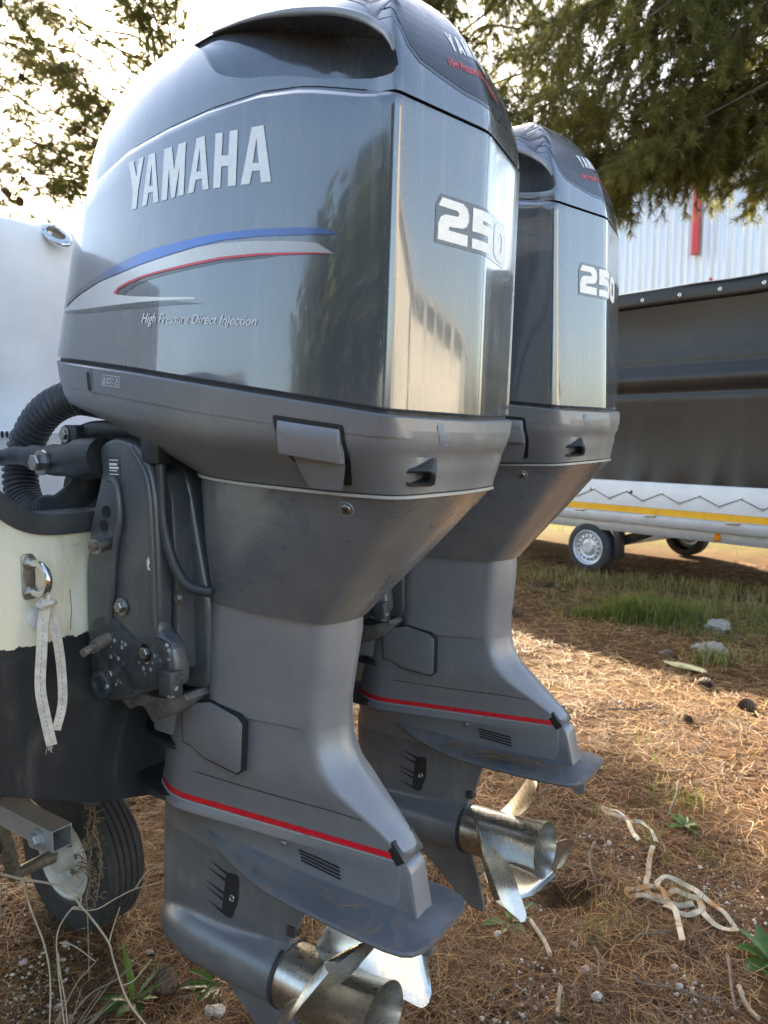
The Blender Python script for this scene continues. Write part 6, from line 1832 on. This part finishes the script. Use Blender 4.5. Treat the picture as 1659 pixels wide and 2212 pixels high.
for path, lab, r in TW:
    P = lay(path, .006, .004); n = len(P)
    o = tube('twig', [p - P[0] for p in P], [r * (1 + .15 * math.sin(i * 2.1)) for i in range(n)], None, M['twig'] if r < .005 else plain('pale_stick', (.24, .19, .13), .8, var=.2), 7); o.location = P[0]; tag(o, lab, 'twig', 'dry twigs on the ground')

# dry weed stalks in front of the boat trailer wheel
ST = {'A': [(-1.057, -.178, .439), (-1.016, -.151, .427), (-.97, -.12, .419), (-.929, -.094, .405), (-.904, -.081, .371), (-.873, -.064, .329), (-.844, -.05, .284), (-.833, -.047, .246), (-.812, -.04, .18), (-.792, -.032, .139), (-.753, -.009, .08)],
 'B': [(-1.016, -.151, .427), (-.993, -.146, .361), (-.96, -.136, .28), (-.941, -.137, .195), (-.939, -.149, .05)], 'C': [(-.955, -.077, .387), (-.927, -.063, .375), (-.926, -.07, .348), (-.935, -.08, .349), (-.955, -.104, .301), (-.949, -.113, .233), (-.928, -.113, .06)],
 'D': [(-.944, -.075, .342), (-.915, -.035, .329), (-.889, .006, .346), (-.869, .043, .357), (-.836, .088, .362)], 'E': [(-.869, .043, .357), (-.846, .061, .399), (-.82, .081, .417)], 'F': [(-.844, -.05, .281), (-.838, -.041, .319), (-.828, -.029, .364)],
 'G': [(-.812, -.04, .187), (-.79, -.023, .201), (-.762, .002, .246)], 'H': [(-.965, -.132, .03), (-.921, -.093, .165), (-.884, -.06, .225), (-.879, -.055, .236)], 'I': [(-.965, -.11, .03), (-.913, -.068, .13), (-.857, -.024, .173), (-.819, .008, .216)],
 'J': [(-.98, -.087, .251), (-.953, -.069, .244), (-.909, -.043, .208)], 'K': [(-.946, -.112, .253), (-.939, -.113, .204), (-.924, -.112, .134), (-.92, -.112, .05)]}
dw = empty('dry_weed', (-.94, -.12, gz(-.94, -.12))); tag(dw, 'pale dry branching weed stalks at lower left before the small wheel', 'dry weed')
M['stalk'] = plain('dry_stalk', (.40, .325, .225), .75, var=.25, vscale=30); M['stalk2'] = plain('grey_stalk', (.22, .175, .13), .8, var=.3, vscale=30)
for k, p in ST.items():
    P = [Vector(q) - dw.location for q in smooth_path(p, 5)]; r0 = .0030 if k in 'A' else (.0024 if k in 'BC' else .0018)
    tube('stalk', P, [r0 * (1 - .35 * i / len(P)) for i in range(len(P))], dw, M['stalk'] if k not in 'HI' else M['stalk2'], 6)
for k in range(16):
    x, y = -.97 + rnd.gauss(0, .03), -.12 + rnd.gauss(0, .02); d = Vector((rnd.uniform(.2, .9), rnd.uniform(.1, .7), rnd.uniform(.5, 1.3))).normalized() * rnd.uniform(.12, .25)
    p0 = Vector((x, y, gz(x, y))) - dw.location; tube('stalk', [p0, p0 + d * .5 + Vector((0, 0, .008)), p0 + d], [.0016, .0013, .0008], dw, M['stalk2'], 5)
vn = empty('dead_climber', (-1.09, .07, gz(-1.09, .07))); tag(vn, 'dead brown climbing plant tangled up the rusty white wheel rim', 'dry weed')
vv, ff = [], []
for p in ([(-1.109, .075, .515), (-1.094, .081, .466), (-1.097, .072, .411), (-1.085, .076, .376), (-1.09, .066, .321), (-1.083, .067, .297), (-1.09, .056, .242), (-1.085, .057, .219), (-1.085, .055, .02)], [(-1.097, .072, .506), (-1.075, .082, .467), (-1.076, .076, .424), (-1.061, .082, .389), (-1.055, .081, .342), (-1.055, .075, .303), (-1.058, .066, .248)], [(-1.086, .078, .399), (-1.098, .067, .376), (-1.105, .057, .328), (-1.095, .063, .325)]):
    P = [Vector(q) - vn.location for q in smooth_path(p, 6)]; tube('stem', P, .0014, vn, M['stalk2'], 5)
    for q in P[::1]:
        for _ in range(rnd.choice((0, 1, 2, 4))):
            a = q + Vector((rnd.gauss(0, .006), rnd.gauss(0, .006), rnd.gauss(0, .006))); e = [a]
            d = Vector((rnd.gauss(0, 1), rnd.gauss(0, 1), rnd.gauss(0, 1))).normalized()
            for i in range(4):
                d = (d + Vector((rnd.gauss(0, .6), rnd.gauss(0, .6), rnd.gauss(0, .6)))).normalized(); e.append(e[-1] + d * .007)
            v, f = tube_data(e, [.0008, .0012, .0014, .0008, .0004], 4, len(vv)); vv += v; ff += f
tag(mesh('dead_leaves', vv, ff, vn, plain('dead_leaf', (.19, .135, .075), .9, var=.35, vscale=60), 0), kind='stuff')

# fallen needles caught on the ventilation plates
def plate_needles(parent, n, cx, sx, seed):
    r = np.random.default_rng(seed); vv, ff = [], []
    for i in range(n):
        x, y = cx + r.normal() * sx, -.055 - abs(r.normal()) * .016; z = interp(y, [-.10, -.04], [.006, .024]) + r.uniform(.001, .006)
        th = r.normal(0, .35); L = r.uniform(.03, .075); d = Vector((math.cos(th), math.sin(th) * .6, r.normal(0, .04)))
        c = Vector((x, y, z)); v, f = tube_data([c - d * L / 2, c + Vector((0, 0, .002)), c + d * L / 2], [.0006, .0008, .0005], 4, len(vv)); vv += v; ff += f
    tag(mesh('caught_needles', vv, ff, parent, plain('caught_needle', (.20, .115, .06), .75, var=.3, vscale=4), 0), kind='stuff')
plate_needles(motor2, 60, -.20, .06, 3)
plate_needles(motor, 4, -.16, .08, 4)
